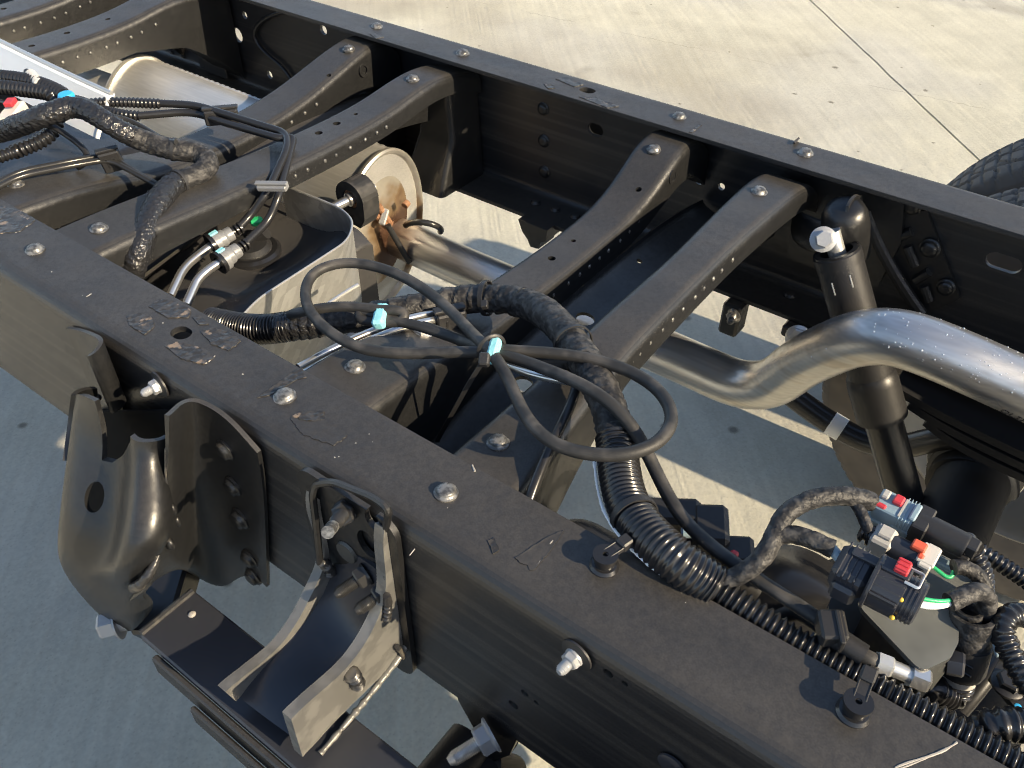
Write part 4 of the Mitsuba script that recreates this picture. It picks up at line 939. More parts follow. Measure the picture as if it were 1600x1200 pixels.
# ---------------------------------------------------------------- left wiring
WW = thing('web_wire', 'thin black wire running down the inside of the far rail at the upper left', 'wire')
obj('strand', tube([V3(-1.0889, 0.872, -0.0225), V3(-1.1566, 0.872, -0.0465), V3(-1.2319, 0.872, -0.0861), V3(-1.2536, 0.872, -0.1183), V3(-1.2312, 0.872, -0.1443), V3(-1.1788, 0.872, -0.1677), V3(-1.1492, 0.872, -0.1994), V3(-1.128, 0.868, -0.2337)], .0045, 10, 60), 'm_tube', WW, 60)
LH = thing('taped_harness', 'thick taped wiring harness looping over the left crossmembers and down behind the near rail', 'wiring harness', None)
hq = [V3(-0.9681, 0.1403, 0.01), V3(-0.9096, 0.1738, 0.03), V3(-0.8658, 0.1947, 0.05), V3(-0.8452, 0.2286, 0.055), V3(-0.8085, 0.2386, 0.05), V3(-0.7768, 0.2518, 0.03), V3(-0.758, 0.2748, 0.01), V3(-0.7237, 0.296, 0), V3(-0.7025, 0.317, -0.008), V3(-0.6796, 0.3142, -0.015), V3(-0.6726, 0.29, -0.02), V3(-0.6758, 0.2591, -0.02), V3(-0.6566, 0.2147, -0.02), V3(-0.6299, 0.1713, -0.03), V3(-0.6063, 0.13, -0.05), V3(-0.6224, 0.1164, -0.09)]
full = spline(hq, 300)
obj('glossy_wrap', taped(full[:130], .0150, seed=3, amp=.12), 'm_tapeg', LH, 60)
obj('cloth_wrap', taped(full[122:215], .0152, seed=5, amp=.07), 'm_tape', LH, 60)
obj('glossy_wrap', taped(full[205:], .0165, seed=8, amp=.09), 'm_tapeg', LH, 60)
obj('tie', tiebelt(full[150], full[151] - full[149], .0156), 'm_plastic', LH)
obj('tie', tiebelt(full[205], full[206] - full[204], .0168), 'm_plastic', LH)
obj('clip_foot', put(cbox(.022, .012, .010, .002), V3(-0.7334, 0.2656, -0.05), (0, 0, 1), (.8, .6, 0)), 'm_plastic', LH)
def loom(lab, pts, r=.0095, pitch=.0070, m='m_gloss', depth=.2):
    k = thing('corrugated_conduit', lab, 'conduit')
    obj('tube', conduit(pts, r, pitch, depth, 18), m, k, 60)
    return k
loom('corrugated conduit at the left edge, upper of two, bending down beside the blue cap', [V3(-1.0866, 0.2198, 0.045), V3(-1.0251, 0.2388, 0.05), V3(-0.9764, 0.2517, 0.05), V3(-0.9197, 0.2568, 0.045)], .011)
loom('corrugated conduit at the left edge, lower of two, curling round below the blue cap', [V3(-1.0621, 0.2043, 0.04), V3(-1.0018, 0.2233, 0.045), V3(-0.9605, 0.2402, 0.045), V3(-0.9353, 0.2479, 0.04), V3(-0.9299, 0.2434, 0.02), V3(-0.9251, 0.2266, 0), V3(-0.926, 0.1983, -0.01), V3(-0.9469, 0.1658, -0.02)], .0115)
loom('thin corrugated conduit slanting below the taped harness at the left edge', [V3(-0.946, 0.1158, -0.02), V3(-0.9376, 0.1424, -0.015), V3(-0.9346, 0.1626, -0.015)], .0095)
BC = thing('blue_capped_fitting', 'small black hose fitting with a bright blue cap at the left', 'fitting')
fb_ = V3(-0.8966, 0.2482, 0.05)
obj('cap', put(lathe([(0, -.006), (.012, -.006), (.012, .003), (.010, .006), (0, .007)], 24), fb_, (0, -.1, 1)), 'm_blue', BC, 30)
obj('body', cat(tube([fb_ + np.array([0, 0, -.008]), V3(-0.9174, 0.2733, 0.03), V3(-0.8982, 0.2877, 0.02)], .0085, 16, 30), tube([V3(-0.917, 0.253, 0.045), V3(-0.9557, 0.2496, 0.05), V3(-1.0182, 0.2597, 0.055)], .005, 12, 30)), 'm_plastic', BC)
obj('sleeve', cyl(V3(-0.9655, 0.248, 0.052), V3(-1.0044, 0.2578, 0.055), .008, 16), 'm_ivory', BC)
for lab, r_, pts in [('thin black cable looping under the taped harness at the left edge', .0045, [V3(-1.0464, 0.1976, 0.02), V3(-0.9664, 0.207, 0.03), V3(-0.9148, 0.2132, 0.02), V3(-0.8802, 0.2258, 0), V3(-0.8564, 0.2297, -0.02), V3(-0.848, 0.2048, -0.03)]),
                     ('thin grey cable beside the taped harness above the pale panel', .004, [V3(-0.8337, 0.2695, 0.03), V3(-0.8138, 0.2904, 0.02), V3(-0.7605, 0.2937, 0.012), V3(-0.7155, 0.2943, 0.015)]),
                     ('thin black cable dropping beside the taped harness behind the near rail', .0042, [V3(-0.7355, 0.2448, -0.05), V3(-0.7051, 0.1875, -0.06), V3(-0.6878, 0.1466, -0.075), V3(-0.685, 0.126, -0.1)])]:
    k = thing('thin_cable', lab, 'cable'); obj('strand', tube(pts, r_, 10, 60), 'm_darkmetal' if 'grey' in lab else 'm_tube', k, 60)
IC = thing('ivory_connector', 'ivory plug with a red locking tab at the left edge', 'electrical connector')
ic = V3(-0.9434, 0.1856, 0.03)
obj('housing', put(cbox(.048, .026, .024, .003), ic, (0, -.2, 1), (.5, -.85, 0)), 'm_ivory', IC, 30)
obj('lock_tab', put(cbox(.016, .014, .007, .001), V3(-0.9451, 0.1885, 0.05), (0, -.2, 1), (.5, -.85, 0)), 'm_red', IC, 30)
obj('rear_plug', put(cbox(.03, .022, .02, .003), V3(-0.9578, 0.164, 0.02), (0, -.2, 1), (.5, -.85, 0)), 'm_grey', IC, 30)
TR = thing('front_tank', 'rounded dark tank top below the left wiring, left of the taped harness', 'tank')
ys2, xs2 = np.linspace(.06, .44, 30), np.linspace(-1.32, -.90, 30)
V = np.array([[(x, y, -.085 - .0 - 1.4 * np.clip(y - .36, 0, 1) ** 1.3 - .9 * np.clip(.14 - y, 0, 1) ** 1.2 - .5 * np.clip(-.95 - x, 0, 1) * 0 - 2.2 * np.clip(x + .945, 0, 1) ** 1.2) for y in ys2] for x in xs2])
obj('body', heightfield(V, -.36), 'm_tube', TR, 60)

# ---------------------------------------------------------------- main harness along the near rail
MH = thing('main_harness', 'thick black harness, taped over the crossmembers, then ribbed conduit along the near rail', 'wiring harness')
mq = spline([V3(-0.4447, 0.1145, -0.075), V3(-0.4006, 0.1203, -0.066), V3(-0.3554, 0.1336, -0.056), V3(-0.3228, 0.1562, -0.048), V3(-0.273, 0.203, -0.044), V3(-0.2344, 0.2513, -0.042), V3(-0.1986, 0.2929, -0.038), V3(-0.161, 0.3141, -0.03), V3(-0.1092, 0.3146, -0.015), V3(-0.0463, 0.2849, 0.005), V3(0.0113, 0.2434, 0.018), V3(0.0606, 0.2056, 0.022), V3(0.0942, 0.1755, 0.018), V3(0.1206, 0.1429, 0.01), V3(0.1485, 0.1109, 0.006), V3(0.1828, 0.0865, 0.01), V3(0.2203, 0.0752, 0.01), V3(0.2476, 0.08, -0.002), V3(0.2797, 0.08, -0.0075), V3(0.3248, 0.08, -0.014), V3(0.3761, 0.08, -0.0153), V3(0.4233, 0.08, -0.0137), V3(0.4718, 0.08, -0.0126), V3(0.5305, 0.08, -0.0114)], 600)
cum = np.r_[0, np.cumsum(np.linalg.norm(np.diff(mq, axis=0), axis=1))]
def near_k(p): return int(np.argmin(np.linalg.norm(mq - np.array(p), axis=1)))
k1, k2, k3, k4 = near_k(V3(-0.3407, 0.1414, -0.052)), near_k(V3(-0.3166, 0.1609, -0.047)), near_k(V3(0.1077, 0.1589, 0.014)), near_k(V3(0.2476, 0.08, -0.002))
obj('conduit', conduit(mq[:k1 + 6], .0185, .0042, .14, 24), 'm_gloss', MH, 60)
obj('glossy_wrap', taped(mq[k1 - 4:k2 + 6], .0178, seed=11, amp=.12), 'm_tapeg', MH, 60)
obj('tape_wrap', taped(mq[k2:near_k(V3(-0.1073, 0.3145, -0.015))], .0166, seed=12, amp=.15, pitch=.022), 'm_tape', MH, 60)
obj('cloth_wrap', taped(mq[near_k(V3(-0.1137, 0.3145, -0.016)):k3 + 6], .0172, seed=13, amp=.10), 'm_tape', MH, 60)
t2, X2, Y2 = frames(resample(mq[k3 - 6:k4 + 20], 10))
obj('conduit', conduit(mq[k3 - 2:k4 + 4], .0195, .0052, .10, 26), 'm_gloss', MH, 60)
kk = int(np.searchsorted(cum, cum[k4] - .012))
obj('split_conduit', conduit(mq[kk:], .0132, .0062, .22, 24), 'm_gloss', MH, 60)
for p_, w in [(V3(-0.1647, 0.3113, -0.03), .006), (V3(-0.0051, 0.2539, 0.016), .005), (V3(0.1639, 0.0977, 0.008), .0065)]:
    k_ = near_k(p_)
    obj('tie', tiebelt(mq[k_], mq[k_ + 1] - mq[k_ - 1], .0200, w, .0014), 'm_plastic', MH)
obj('tie_head', put(cbox(.010, .008, .007, .001), V3(-0.1391, 0.2768, -0.008), (0, -.4, .9), (.5, -.8, 0)), 'm_plastic', MH)
stripe = np.array([mq[k] + np.array([-.016, -.013, -.006]) * (1.02) for k in range(k3 + 3, k4 - 8, 2)])
obj('white_edge', sweep(stripe, .0014 * (.5 + .9 * meshkit.noise(stripe * 260)), 6), 'm_white', MH)
def edge_clip(lab, base, head):
    k = thing('retaining_clip', lab, 'retaining clip')
    base, head = np.array(base), np.array(head)
    obj('button', put(lathe([(0, -.001), (.0125, -.001), (.0125, .001), (.0105, .0035), (.0085, .004), (.0088, .012), (.0105, .0125), (.0105, .0155), (.0025, .0155), (.0022, .012), (0, .012)], 30), base), 'm_gloss', k, 30)
    d = head - (base + np.array([0, 0, .013])); L = np.linalg.norm(d); d /= L
    c = base + np.array([0, 0, .013]) + d * L * .55
    obj('strap', put(cbox(L * .95, .0095, .0034, .001), c, np.cross(d, np.cross([0, 0, 1], d)), d), 'm_plastic', k, 30)
    for s_ in (-1, 1):
        obj('strap_rib', put(cbox(L * .9, .0012, .0050, .0004), c + np.cross([0, 0, 1], d) * s_ * .0043, np.cross(d, np.cross([0, 0, 1], d)), d), 'm_plastic', k, 30)
    obj('buckle', put(cbox(.012, .011, .010, .0015), head, np.cross(d, np.cross([0, 0, 1], d)), d), 'm_plastic', k, 30)
    return k
C1 = edge_clip('black push clip on the near rail flange strapped to the thick conduit, mid picture', V3(0.1693, 0.043, 0), V3(0.1752, 0.0633, 0.014))
C2 = edge_clip('black push clip on the near rail flange at the lower right', V3(0.3798, 0.0414, 0), V3(0.3779, 0.0641, 0.016))
k_ = near_k(V3(0.3811, 0.08, -0.0155)); obj('band', tiebelt(mq[k_], mq[k_ + 1] - mq[k_ - 1], .0140, .006, .0014), 'm_plastic', C2)

# ---------------------------------------------------------------- coiled loose cable, tied in a figure of eight
CC = thing('coiled_cable', 'loose black cable coiled in a figure of eight and tied over the middle crossmembers', 'cable')
zc_ = .022
cp = [V3(0.3361, 0.1034, -0.005), V3(0.2858, 0.1054, 0), V3(0.2363, 0.1131, 0), V3(0.1905, 0.1307, 0), V3(0.1479, 0.1544, 0.016), V3(0.1172, 0.1653, 0.036), V3(0.0818, 0.171, 0.047), V3(0.0343, 0.1784, 0.042), V3(-0.0132, 0.1817, 0.034), V3(-0.0483, 0.1775, 0.03), V3(-0.0826, 0.1663, 0.022), V3(-0.1315, 0.1419, 0.012), V3(-0.1774, 0.1226, 0.008), V3(-0.2268, 0.1224, 0.006), V3(-0.2713, 0.1347, 0.006), V3(-0.3083, 0.1618, 0.006), V3(-0.3221, 0.1915, 0.008), V3(-0.3108, 0.2182, 0.01), V3(-0.2757, 0.236, 0.012), V3(-0.2166, 0.2375, 0.015), V3(-0.1425, 0.2175, 0.02), V3(-0.0775, 0.1864, 0.03), V3(-0.0357, 0.1654, 0.036), V3(0.0044, 0.1389, 0.036), V3(0.0386, 0.1155, 0.036), V3(0.0723, 0.1049, 0.036), V3(0.1024, 0.1084, 0.038), V3(0.1321, 0.1231, 0.042), V3(0.1497, 0.1495, 0.044), V3(0.148, 0.1824, 0.044), V3(0.1297, 0.2058, 0.044), V3(0.0972, 0.2212, 0.042), V3(0.0572, 0.2224, 0.04), V3(0.0121, 0.2115, 0.036), V3(-0.0226, 0.1946, 0.034), V3(-0.0489, 0.1815, 0.032), V3(-0.1043, 0.1923, 0.01), V3(-0.1708, 0.2049, -0.01)]
cq = spline(cp, 420)
obj('cable', sweep(cq, .0061 * (1 + .02 * meshkit.noise(cq * 90)), 16), 'm_rubber', CC, 60)
obj('doubled_end', tube([V3(-0.0511, 0.1896, 0.024), V3(-0.1084, 0.1919, 0.01), V3(-0.1723, 0.1868, 0.004), V3(-0.2118, 0.1777, 0.002), V3(-0.2317, 0.1699, 0.002), V3(-0.228, 0.1658, 0), V3(-0.2009, 0.176, 0), V3(-0.1837, 0.1868, 0.004), V3(-0.1839, 0.1917, 0.008), V3(-0.2063, 0.1832, 0.01), V3(-0.2485, 0.1655, 0.006), V3(-0.2803, 0.144, 0), V3(-0.3258, 0.1477, -0.03)], .0058, 14, 160), 'm_rubber', CC, 60)
def flag(c, along, r, w, k):
    c, along = np.array(c), np.array(along, float); along /= np.linalg.norm(along)
    q = put(lathe([(r, -w / 2), (r + .0008, -w / 2), (r + .0008, w / 2), (r, w / 2), (r, -w / 2)], 26), c, along)
    q.vertices += (meshkit.noise(q.vertices * 300)[:, None] - .5) * .0014
    return obj('blue_tape', q, 'm_cyan', k, 30, 'pale blue tape wrapped round the cable')
ft = V3(-0.205, 0.1761, 0.006)
def cloth(w, d_, h):
    q_ = tm(man(cbox(w, d_, h, .003)).refine_to_length(.0022)); q_.merge_vertices()
    q_.vertices += (meshkit.fbm(q_.vertices * 330 + 5, 2)[:, None] - .5) * .0014 * np.sign(q_.vertices) + np.c_[q_.vertices[:, 1] * .12, 0 * q_.vertices[:, :2]]
    return q_
b = put(cloth(.014, .030, .0145), ft, (0, -.25, 1), (.80, .60, 0)); obj('blue_tape', b, 'm_cyan', CC, 30, 'pale blue tape flag on the doubled cable end')
dq = cq[near := int(np.argmin(np.linalg.norm(cq - V3(-0.0483, 0.1775, 0.03), axis=1)))]
obj('blue_tape', put(cloth(.011, .024, .019), V3(-0.0457, 0.1753, 0.036), (0, -.3, 1), (.86, .5, 0)), 'm_cyan', CC, 30, 'pale blue tape where the coil crosses itself')
ZT = thing('cable_tie', 'black cable tie with a long tail round the crossing of the coil', 'cable tie')
obj('head', put(cbox(.013, .010, .010, .0015), V3(-0.0378, 0.1488, 0.046), (.2, -.5, .85), (.45, -.85, -.1)), 'm_plastic', ZT, 30)
tq = spline([V3(-0.0378, 0.1488, 0.046), V3(-0.0498, 0.1441, 0.02), V3(-0.0728, 0.1453, -0.03), V3(-0.0962, 0.1489, -0.08), V3(-0.1157, 0.1568, -0.12)], 24)
sd = np.array([.8, .55, 0]) * .0026
V = np.stack([tq - sd, tq, tq + sd]); V[1] += [0, 0, .0006]
obj('tail', gridsheet(V, .0013), 'm_plastic', ZT, 40)
bq = np.array([V3(-0.0516, 0.1777, 0.034) + .020 * np.array([0.35 * math.cos(a) , .62 * math.cos(a), .8 * math.sin(a)]) for a in np.linspace(0, 2 * np.pi, 40)])
obj('band', sweep(bq, .0022, 8, squash=.6), 'm_plastic', ZT)

# steel lines beside the coil and their clip
for i_, lab in enumerate(['rear of the two bright steel lines passing under the coil', 'front of the two bright steel lines passing under the coil']):
    k = thing('steel_line', lab, 'brake line')
    o = np.array([.0, .0, 0]) + (0 if i_ == 0 else 1) * np.array([.012, -.006, 0])
    obj('tube', tube([V3(-0.2536, 0.0907, -0.035) + o, V3(-0.2466, 0.1364, -0.035) + o, V3(-0.2261, 0.1988, -0.032) + o, V3(-0.2078, 0.2471, -0.036) + o, V3(-0.1945, 0.2754, -0.045) + o, V3(-0.1083, 0.2405, -0.03) + o, V3(-0.0253, 0.2104, 0) + o, V3(0.012, 0.2201, 0.004) + o], .0042, 12, 100), 'm_chrome', k, 60)
line_clip('black clip block on the crossmember holding the steel lines under the coil', V3(-0.1845, 0.267, -0.045), (.5, .8, 0), (0, 0, 1), .036, .03, .022)
line_clip('open black clip beside the harness on the right crossmember of the middle pair', V3(-0.005, 0.2246, 0.012), (.8, .5, 0), (0, -.2, 1), .044, .016, .018)
WB = thing('zinc_bolt', 'zinc bolt head on the crossmember under the coiled cable', 'bolt')
obj('head', put(hexhead(.0105, .008, .013), V3(-0.1911, 0.2262, -0.042)), 'm_zinc', WB, 25)
obj('shank', cyl(V3(-0.1929, 0.2281, -0.044), V3(-0.1929, 0.2281, -0.044) - np.array([0, 0, .03]), .006), 'm_zinc', WB)
VL = thing('vent_line', 'slim black glossy tube running down past the right crossmember to the near rail', 'tube')
obj('tube', tube([V3(-0.0058, 0.2309, 0.004), V3(0.0112, 0.2305, 0.006), V3(0.0275, 0.2153, 0.006), V3(0.0479, 0.1573, 0), V3(0.0582, 0.1152, -0.008), V3(0.0684, 0.0733, -0.03)], .0052, 14, 60), 'm_tube', VL, 60)

# ---------------------------------------------------------------- shock absorber
SA = thing('shock_absorber', 'black shock absorber hanging from the far rail behind the tailpipe bend', 'shock absorber')
A0, A1 = V3(0.118, 0.735, -0.0703), V3(0.2504, 0.735, -0.3089)
sd = (A1 - A0) / np.linalg.norm(A1 - A0); SL = np.linalg.norm(A1 - A0)
obj('body', put(lathe([(.022, 0), (.030, 0), (.0325, .003), (.0325, .018), (.0318, .020), (.0318, SL * .72), (.035, SL * .74), (.0365, SL * .78), (.0365, SL), (0, SL)], 48), A0, sd), 'm_black', SA, 30)
obj('dust_cup', put(lathe([(0, .012), (.026, .012), (.029, -.001), (.0315, -.001), (.0315, .004)], 40), A0, sd), 'm_gloss', SA, 30)
obj('rod', cyl(A1, A1 + sd * .42, .0275, 32), 'm_tube', SA, 30)
obj('rod', cyl(A0 - sd * .03, A0 + sd * .01, .012, 20), 'm_zinc', SA, 30)
KBt = V3(0.1073, 0.69, -0.0334)
obj('bolt', put(cat(hexhead(.0120, .014, .0172), cyl((0, 0, -.06), (0, 0, 0), .008)), KBt, (0.30, -.80, .52)), 'm_white_zinc', SA, 25, 'white zinc upper bolt of the shock absorber')
sx = np.cross(sd, EYE - A0); sx /= np.linalg.norm(sx); sn = np.cross(sx, sd)
def on_shock(along, ang, lift):
    return A0 + sd * along + (.0318 + lift) * (math.cos(ang) * sn + math.sin(ang) * sx)
wt = meshkit.text_mesh('WARNING', .0095, .0006)
wt.vertices = np.array([on_shock(SL * .47 - y, (x - .036) / .0318, z - .0002) for x, y, z in wt.vertices])
if wt.volume < 0: wt.invert()
obj('warning_lettering', wt, 'm_black', SA, False, 'raised WARNING lettering')
lines = []
for r_ in range(4):
    x = -.012
    while x < .030:
        w = rng.uniform(.0025, .006)
        lines.append(sweep(np.array([on_shock(SL * .52 + r_ * .0055, (x + u) / .0318, .0002) for u in np.linspace(0, w, 4)]), .0008, 6)); x += w + .0018
frq = [on_shock(SL * .42 + a * SL * .2, b, .0001) for a, b in [(0, -.9), (0, .95), (1, .95), (1, -.9), (0, -.9)]]
lines.append(sweep(rounded(frq, .004, 60), .0006, 6))
obj('raised_print', cat(*lines), 'm_black', SA, False, kind='stuff')
for a_, b_ in [(.10, -.25), (.12, .55)]:
    obj('notch', sweep(np.array([on_shock(SL * (a_ + u), b_, .0) for u in (0, .035, .07)]), .0012, 6), 'm_zinc', SA)

# ---------------------------------------------------------------- wheels
def tyre_mesh(y0, y1, xc, zc, R, seed):
    w = y1 - y0; nt, na = 56, 900
    u = np.linspace(-1, 1, nt); ang = np.linspace(0, 2 * np.pi, na, endpoint=False)
    U, A = np.meshgrid(u, ang)
    r = R - .014 * np.abs(U) ** 4 - .03 * np.clip(np.abs(U) - .88, 0, 1) / .12
    g = np.zeros_like(r)
    for c in (-.52, 0.0, .52): g = np.maximum(g, np.clip(1 - np.abs(U - c - .035 * np.sin(A * 25)) / .055, 0, 1))
    ph = (A * 50 / (2 * np.pi) + 1.1 * np.abs(U) + .35 * np.sin(U * 7)) % 1
    g = np.maximum(g, np.clip(1 - np.abs(ph - .5) / .075, 0, 1) * (np.abs(U) > .08))
    ph2 = (A * 100 / (2 * np.pi) - .9 * U) % 1
    g = np.maximum(g, .5 * np.clip(1 - np.abs(ph2 - .5) / .10, 0, 1) * (np.abs(U) < .9))
    r = r - .006 * np.clip(g * 1.8, 0, 1)
    side = [(1.02, .93), (1.06, .84), (1.04, .74), (.92, .64), (.86, .60)]
    Y = np.concatenate([np.stack([np.full(na, -f_ * w / 2) for f_, _ in side[::-1]], 1), U * w / 2, np.stack([np.full(na, f_ * w / 2) for f_, _ in side], 1)], 1)
    Rr = np.concatenate([np.stack([np.full(na, q * R) for _, q in side[::-1]], 1), r, np.stack([np.full(na, q * R) for _, q in side], 1)], 1)
    n = Y.shape[1]
    v = np.stack([xc + Rr * np.cos(A[:, :1]), (y0 + y1) / 2 + Y, zc + Rr * np.sin(A[:, :1])], -1).reshape(-1, 3)
    i, j = np.meshgrid(np.arange(na), np.arange(n - 1), indexing='ij')
    a = (i * n + j).ravel(); b = (((i + 1) % na) * n + j).ravel()
    f = np.vstack([np.stack([a, a + 1, b + 1], -1), np.stack([a, b + 1, b], -1)])
    m = trimesh.Trimesh(v, f, process=False)
    if m.volume < 0: m.invert()
    return m
WX, WZ, WR = .48, -.450, .395
def wheel(lab, y0, y1, face):
    k = thing('wheel', lab, 'wheel', 'dual rear wheels')
    obj('tyre', tyre_mesh(y0, y1, WX, WZ, WR, 1), 'm_tyre', k, 40)
    yc, w = (y0 + y1) / 2, (y1 - y0) / 2
    pr = [(.245, -w * .86), (.236, -w * .9), (.228, -w * .7), (.222, -.01), (.215, .02), (.16, .035), (.12, .05), (.09, .05), (.09, .055), (.12, .055), (.165, .041), (.222, .024), (.232, w * .7), (.240, w * .9), (.245, w * .86)]
    m = lathe(pr, 72)
    cuts = [cyl((.185 * math.cos(t), .185 * math.sin(t), -.1), (.185 * math.cos(t), .185 * math.sin(t), .1), .022, 18) for t in np.arange(8) * np.pi / 4]
    obj('rim', put(m, (WX, yc, WZ), (0, face, 0)), 'm_rim', k, 30)
    return k
wheel('inner dirty rear tyre close behind the far rail, lower of the two treads', 1.0, 1.215, 1)
wheel('outer dirty rear tyre rising highest at the right edge of the yard', 1.285, 1.50, 1)
wheel('near inner rear tyre, outside the near rail', -.351, -.136, -1)
wheel('near outer rear tyre, outermost on the near side', -.636, -.421, -1)
AX = thing('rear_axle', 'dark rear axle and bump stop in the shade at the right', 'axle')
obj('tube', cyl((.40, -.10, WZ), (.40, .86, WZ), .055, 32), 'm_deep', AX)
obj('differential', put(lathe([(0, -.16), (.07, -.155), (.13, -.10), (.16, 0), (.13, .10), (.07, .155), (0, .16)], 40), (.40, .40, WZ + .01), (1, 0, 0)), 'm_deep', AX, 60)
bs = np.array([.395, .875, -.455])
obj('flange', put(lathe([(0, -.02), (.060, -.02), (.060, .004), (.066, .006), (.066, .016), (.062, .018), (.062, .024), (.068, .027), (.068, .036), (.074, .040), (.074, .052), (0, .052)], 48), bs - [0, .03, 0], (0, 1, 0)), 'm_black', AX, 30)
obj('flange_rim', put(lathe([(.072, .041), (.0755, .042), (.0755, .050), (.072, .051), (.072, .041)], 48), bs - [0, .03, 0], (0, 1, 0)), 'm_ivory', AX, 30)
obj('added_axle_sun_block', boxat(.33, .47, .05, .24, -.60, -.40, .012), 'm_deep', AX, 30)  # invented box, added to shade a sunlit patch of ground
LS = thing('leaf_spring', 'black leaf spring pack below the tailpipe on the far side', 'leaf spring')
l0, l1 = V3(0.2443, 0.8, -0.2837), V3(0.4702, 0.8, -0.3104)
for i_ in range(3):
    o = np.array([0, 0, -.018 * i_])
    q = np.array([l0 + o + np.array([.03 * i_, 0, 0]), (l0 + l1) / 2 + o - [0, 0, .004], l1 + o, l1 + o + (l1 - l0) * 1.2])
    q = spline(q, 20)
    V = np.stack([q + [0, -.035, 0], q, q + [0, .035, 0]])
    obj('leaf', gridsheet(V, .013), 'm_deep', LS, 30)
LS2 = thing('leaf_spring', 'black leaf spring pack hung from the tapered hanger outside the near rail', 'leaf spring')
for i_ in range(4):
    q = spline([(.075 + .06 * i_, -.062, -.325 - .017 * i_), (.30, -.064, -.36 - .017 * i_), (.49, -.066, -.372 - .017 * i_), (.80, -.064, -.35 - .017 * i_), (1.15 - .06 * i_, -.062, -.30 - .017 * i_)], 30)
    obj('leaf', gridsheet(np.stack([q + [0, -.037, 0], q, q + [0, .037, 0]]), .013), 'm_deep', LS2, 30)
obj('added_gap_sun_block', boxat(.40, .58, -.134, -.024, -.50, -.225, .01), 'm_deep', LS2, 30)  # added box, stops sun passing between the near tyre and the spring
obj('eye', cyl((.07, -.10, -.325), (.07, -.02, -.325), .028, 28), 'm_black', LS2, 30)
SBAR = thing('sway_bar', 'curved black anti-roll bar with a white label under the tailpipe', 'anti-roll bar')
bq = spline([V3(0.0569, 0.86, -0.4363), V3(0.1183, 0.86, -0.4578), V3(0.1781, 0.86, -0.4729), V3(0.2375, 0.86, -0.4747), V3(0.2857, 0.86, -0.453), V3(0.3252, 0.86, -0.4124), V3(0.3668, 0.86, -0.3873), V3(0.4079, 0.86, -0.3994), V3(0.4485, 0.86, -0.4591)], 80)
obj('bar', sweep(bq, .0205, 22), 'm_tube', SBAR, 60)
lk = int(np.argmin(np.linalg.norm(bq - V3(0.1795, 0.85, -0.4505), axis=1)))
lt = bq[lk + 1] - bq[lk - 1]
lp = V3(0.1814, 0.838, -0.4402)
qn = EYE - lp; qn = qn + np.array([0, 0, .6]); 
lm = cyl(bq[lk] - lt / np.linalg.norm(lt) * .012, bq[lk] + lt / np.linalg.norm(lt) * .012, .0214, 30)
obj('label', lm, 'm_white', SBAR, 30, 'small blank white label')

# ---------------------------------------------------------------- dark parts behind the near rail
RV = thing('reservoir', 'smooth dark rounded tank tucked behind the near rail left of the conduit', 'tank')
rv = smoothed(boxat(.045, .190, .030, .185, -.36, -.115, .03), .012, 30)
obj('body', rv, 'm_black', RV, 60)
TB = thing('support_post', 'dark round post under the plate that carries the plugs', 'post')
p0 = V3(0.3543, 0.1573, -0.04)
obj('tube', cyl(p0, p0 + np.array([-.01, .01, -.42]), .026, 28), 'm_tube', TB)
obj('collar', cyl(p0 + np.array([0, 0, -.10]), p0 + np.array([0, 0, -.06]), .030, 28), 'm_black', TB)
HBk = thing('hose_bracket', 'pair of small dark blocks behind the loose cable below the conduit', 'bracket')
obj('block', put(cbox(.055, .03, .05, .005), V3(0.1641, 0.1904, -0.09), (0, -.2, 1), (.85, .5, 0)), 'm_plastic', HBk)
obj('block', put(cbox(.035, .045, .055, .005), V3(0.2022, 0.196, -0.09), (0, -.2, 1), (.85, .5, 0)), 'm_plastic', HBk)
obj('block', put(cbox(.03, .03, .03, .004), V3(0.2346, 0.1913, -0.09), (0, -.2, 1), (.85, .5, 0)), 'm_plastic', HBk)
obj('pale_clip', put(cbox(.012, .010, .008, .002), V3(0.1911, 0.1633, -0.06), (0, -.2, 1), (.85, .5, 0)), 'm_bluegrey', HBk)
obj('red_dot', put(cbox(.008, .008, .006, .002), V3(0.2355, 0.1747, -0.07)), 'm_red', HBk)
obj('arm', tube([V3(0.1403, 0.2092, -0.1), V3(0.2079, 0.1979, -0.12), V3(0.2572, 0.2049, -0.14)], .018, 14, 30), 'm_deep', HBk)
CV = thing('axle_cover', 'broad dark curved cover in the gap behind the conduit and loose cable', 'cover')
V = upgrid([[V3(0.1844, 0.3396, -0.3), V3(0.2391, 0.3986, -0.28), V3(0.3227, 0.3864, -0.27)], [V3(0.2493, 0.2662, -0.24), V3(0.2896, 0.2966, -0.21), V3(0.3391, 0.3063, -0.22)], [V3(0.3106, 0.2572, -0.26), V3(0.3361, 0.2903, -0.24), V3(0.392, 0.3085, -0.26)]], 20, 20)
obj('shell', gridsheet(V, .006), 'm_tube', CV, 60)

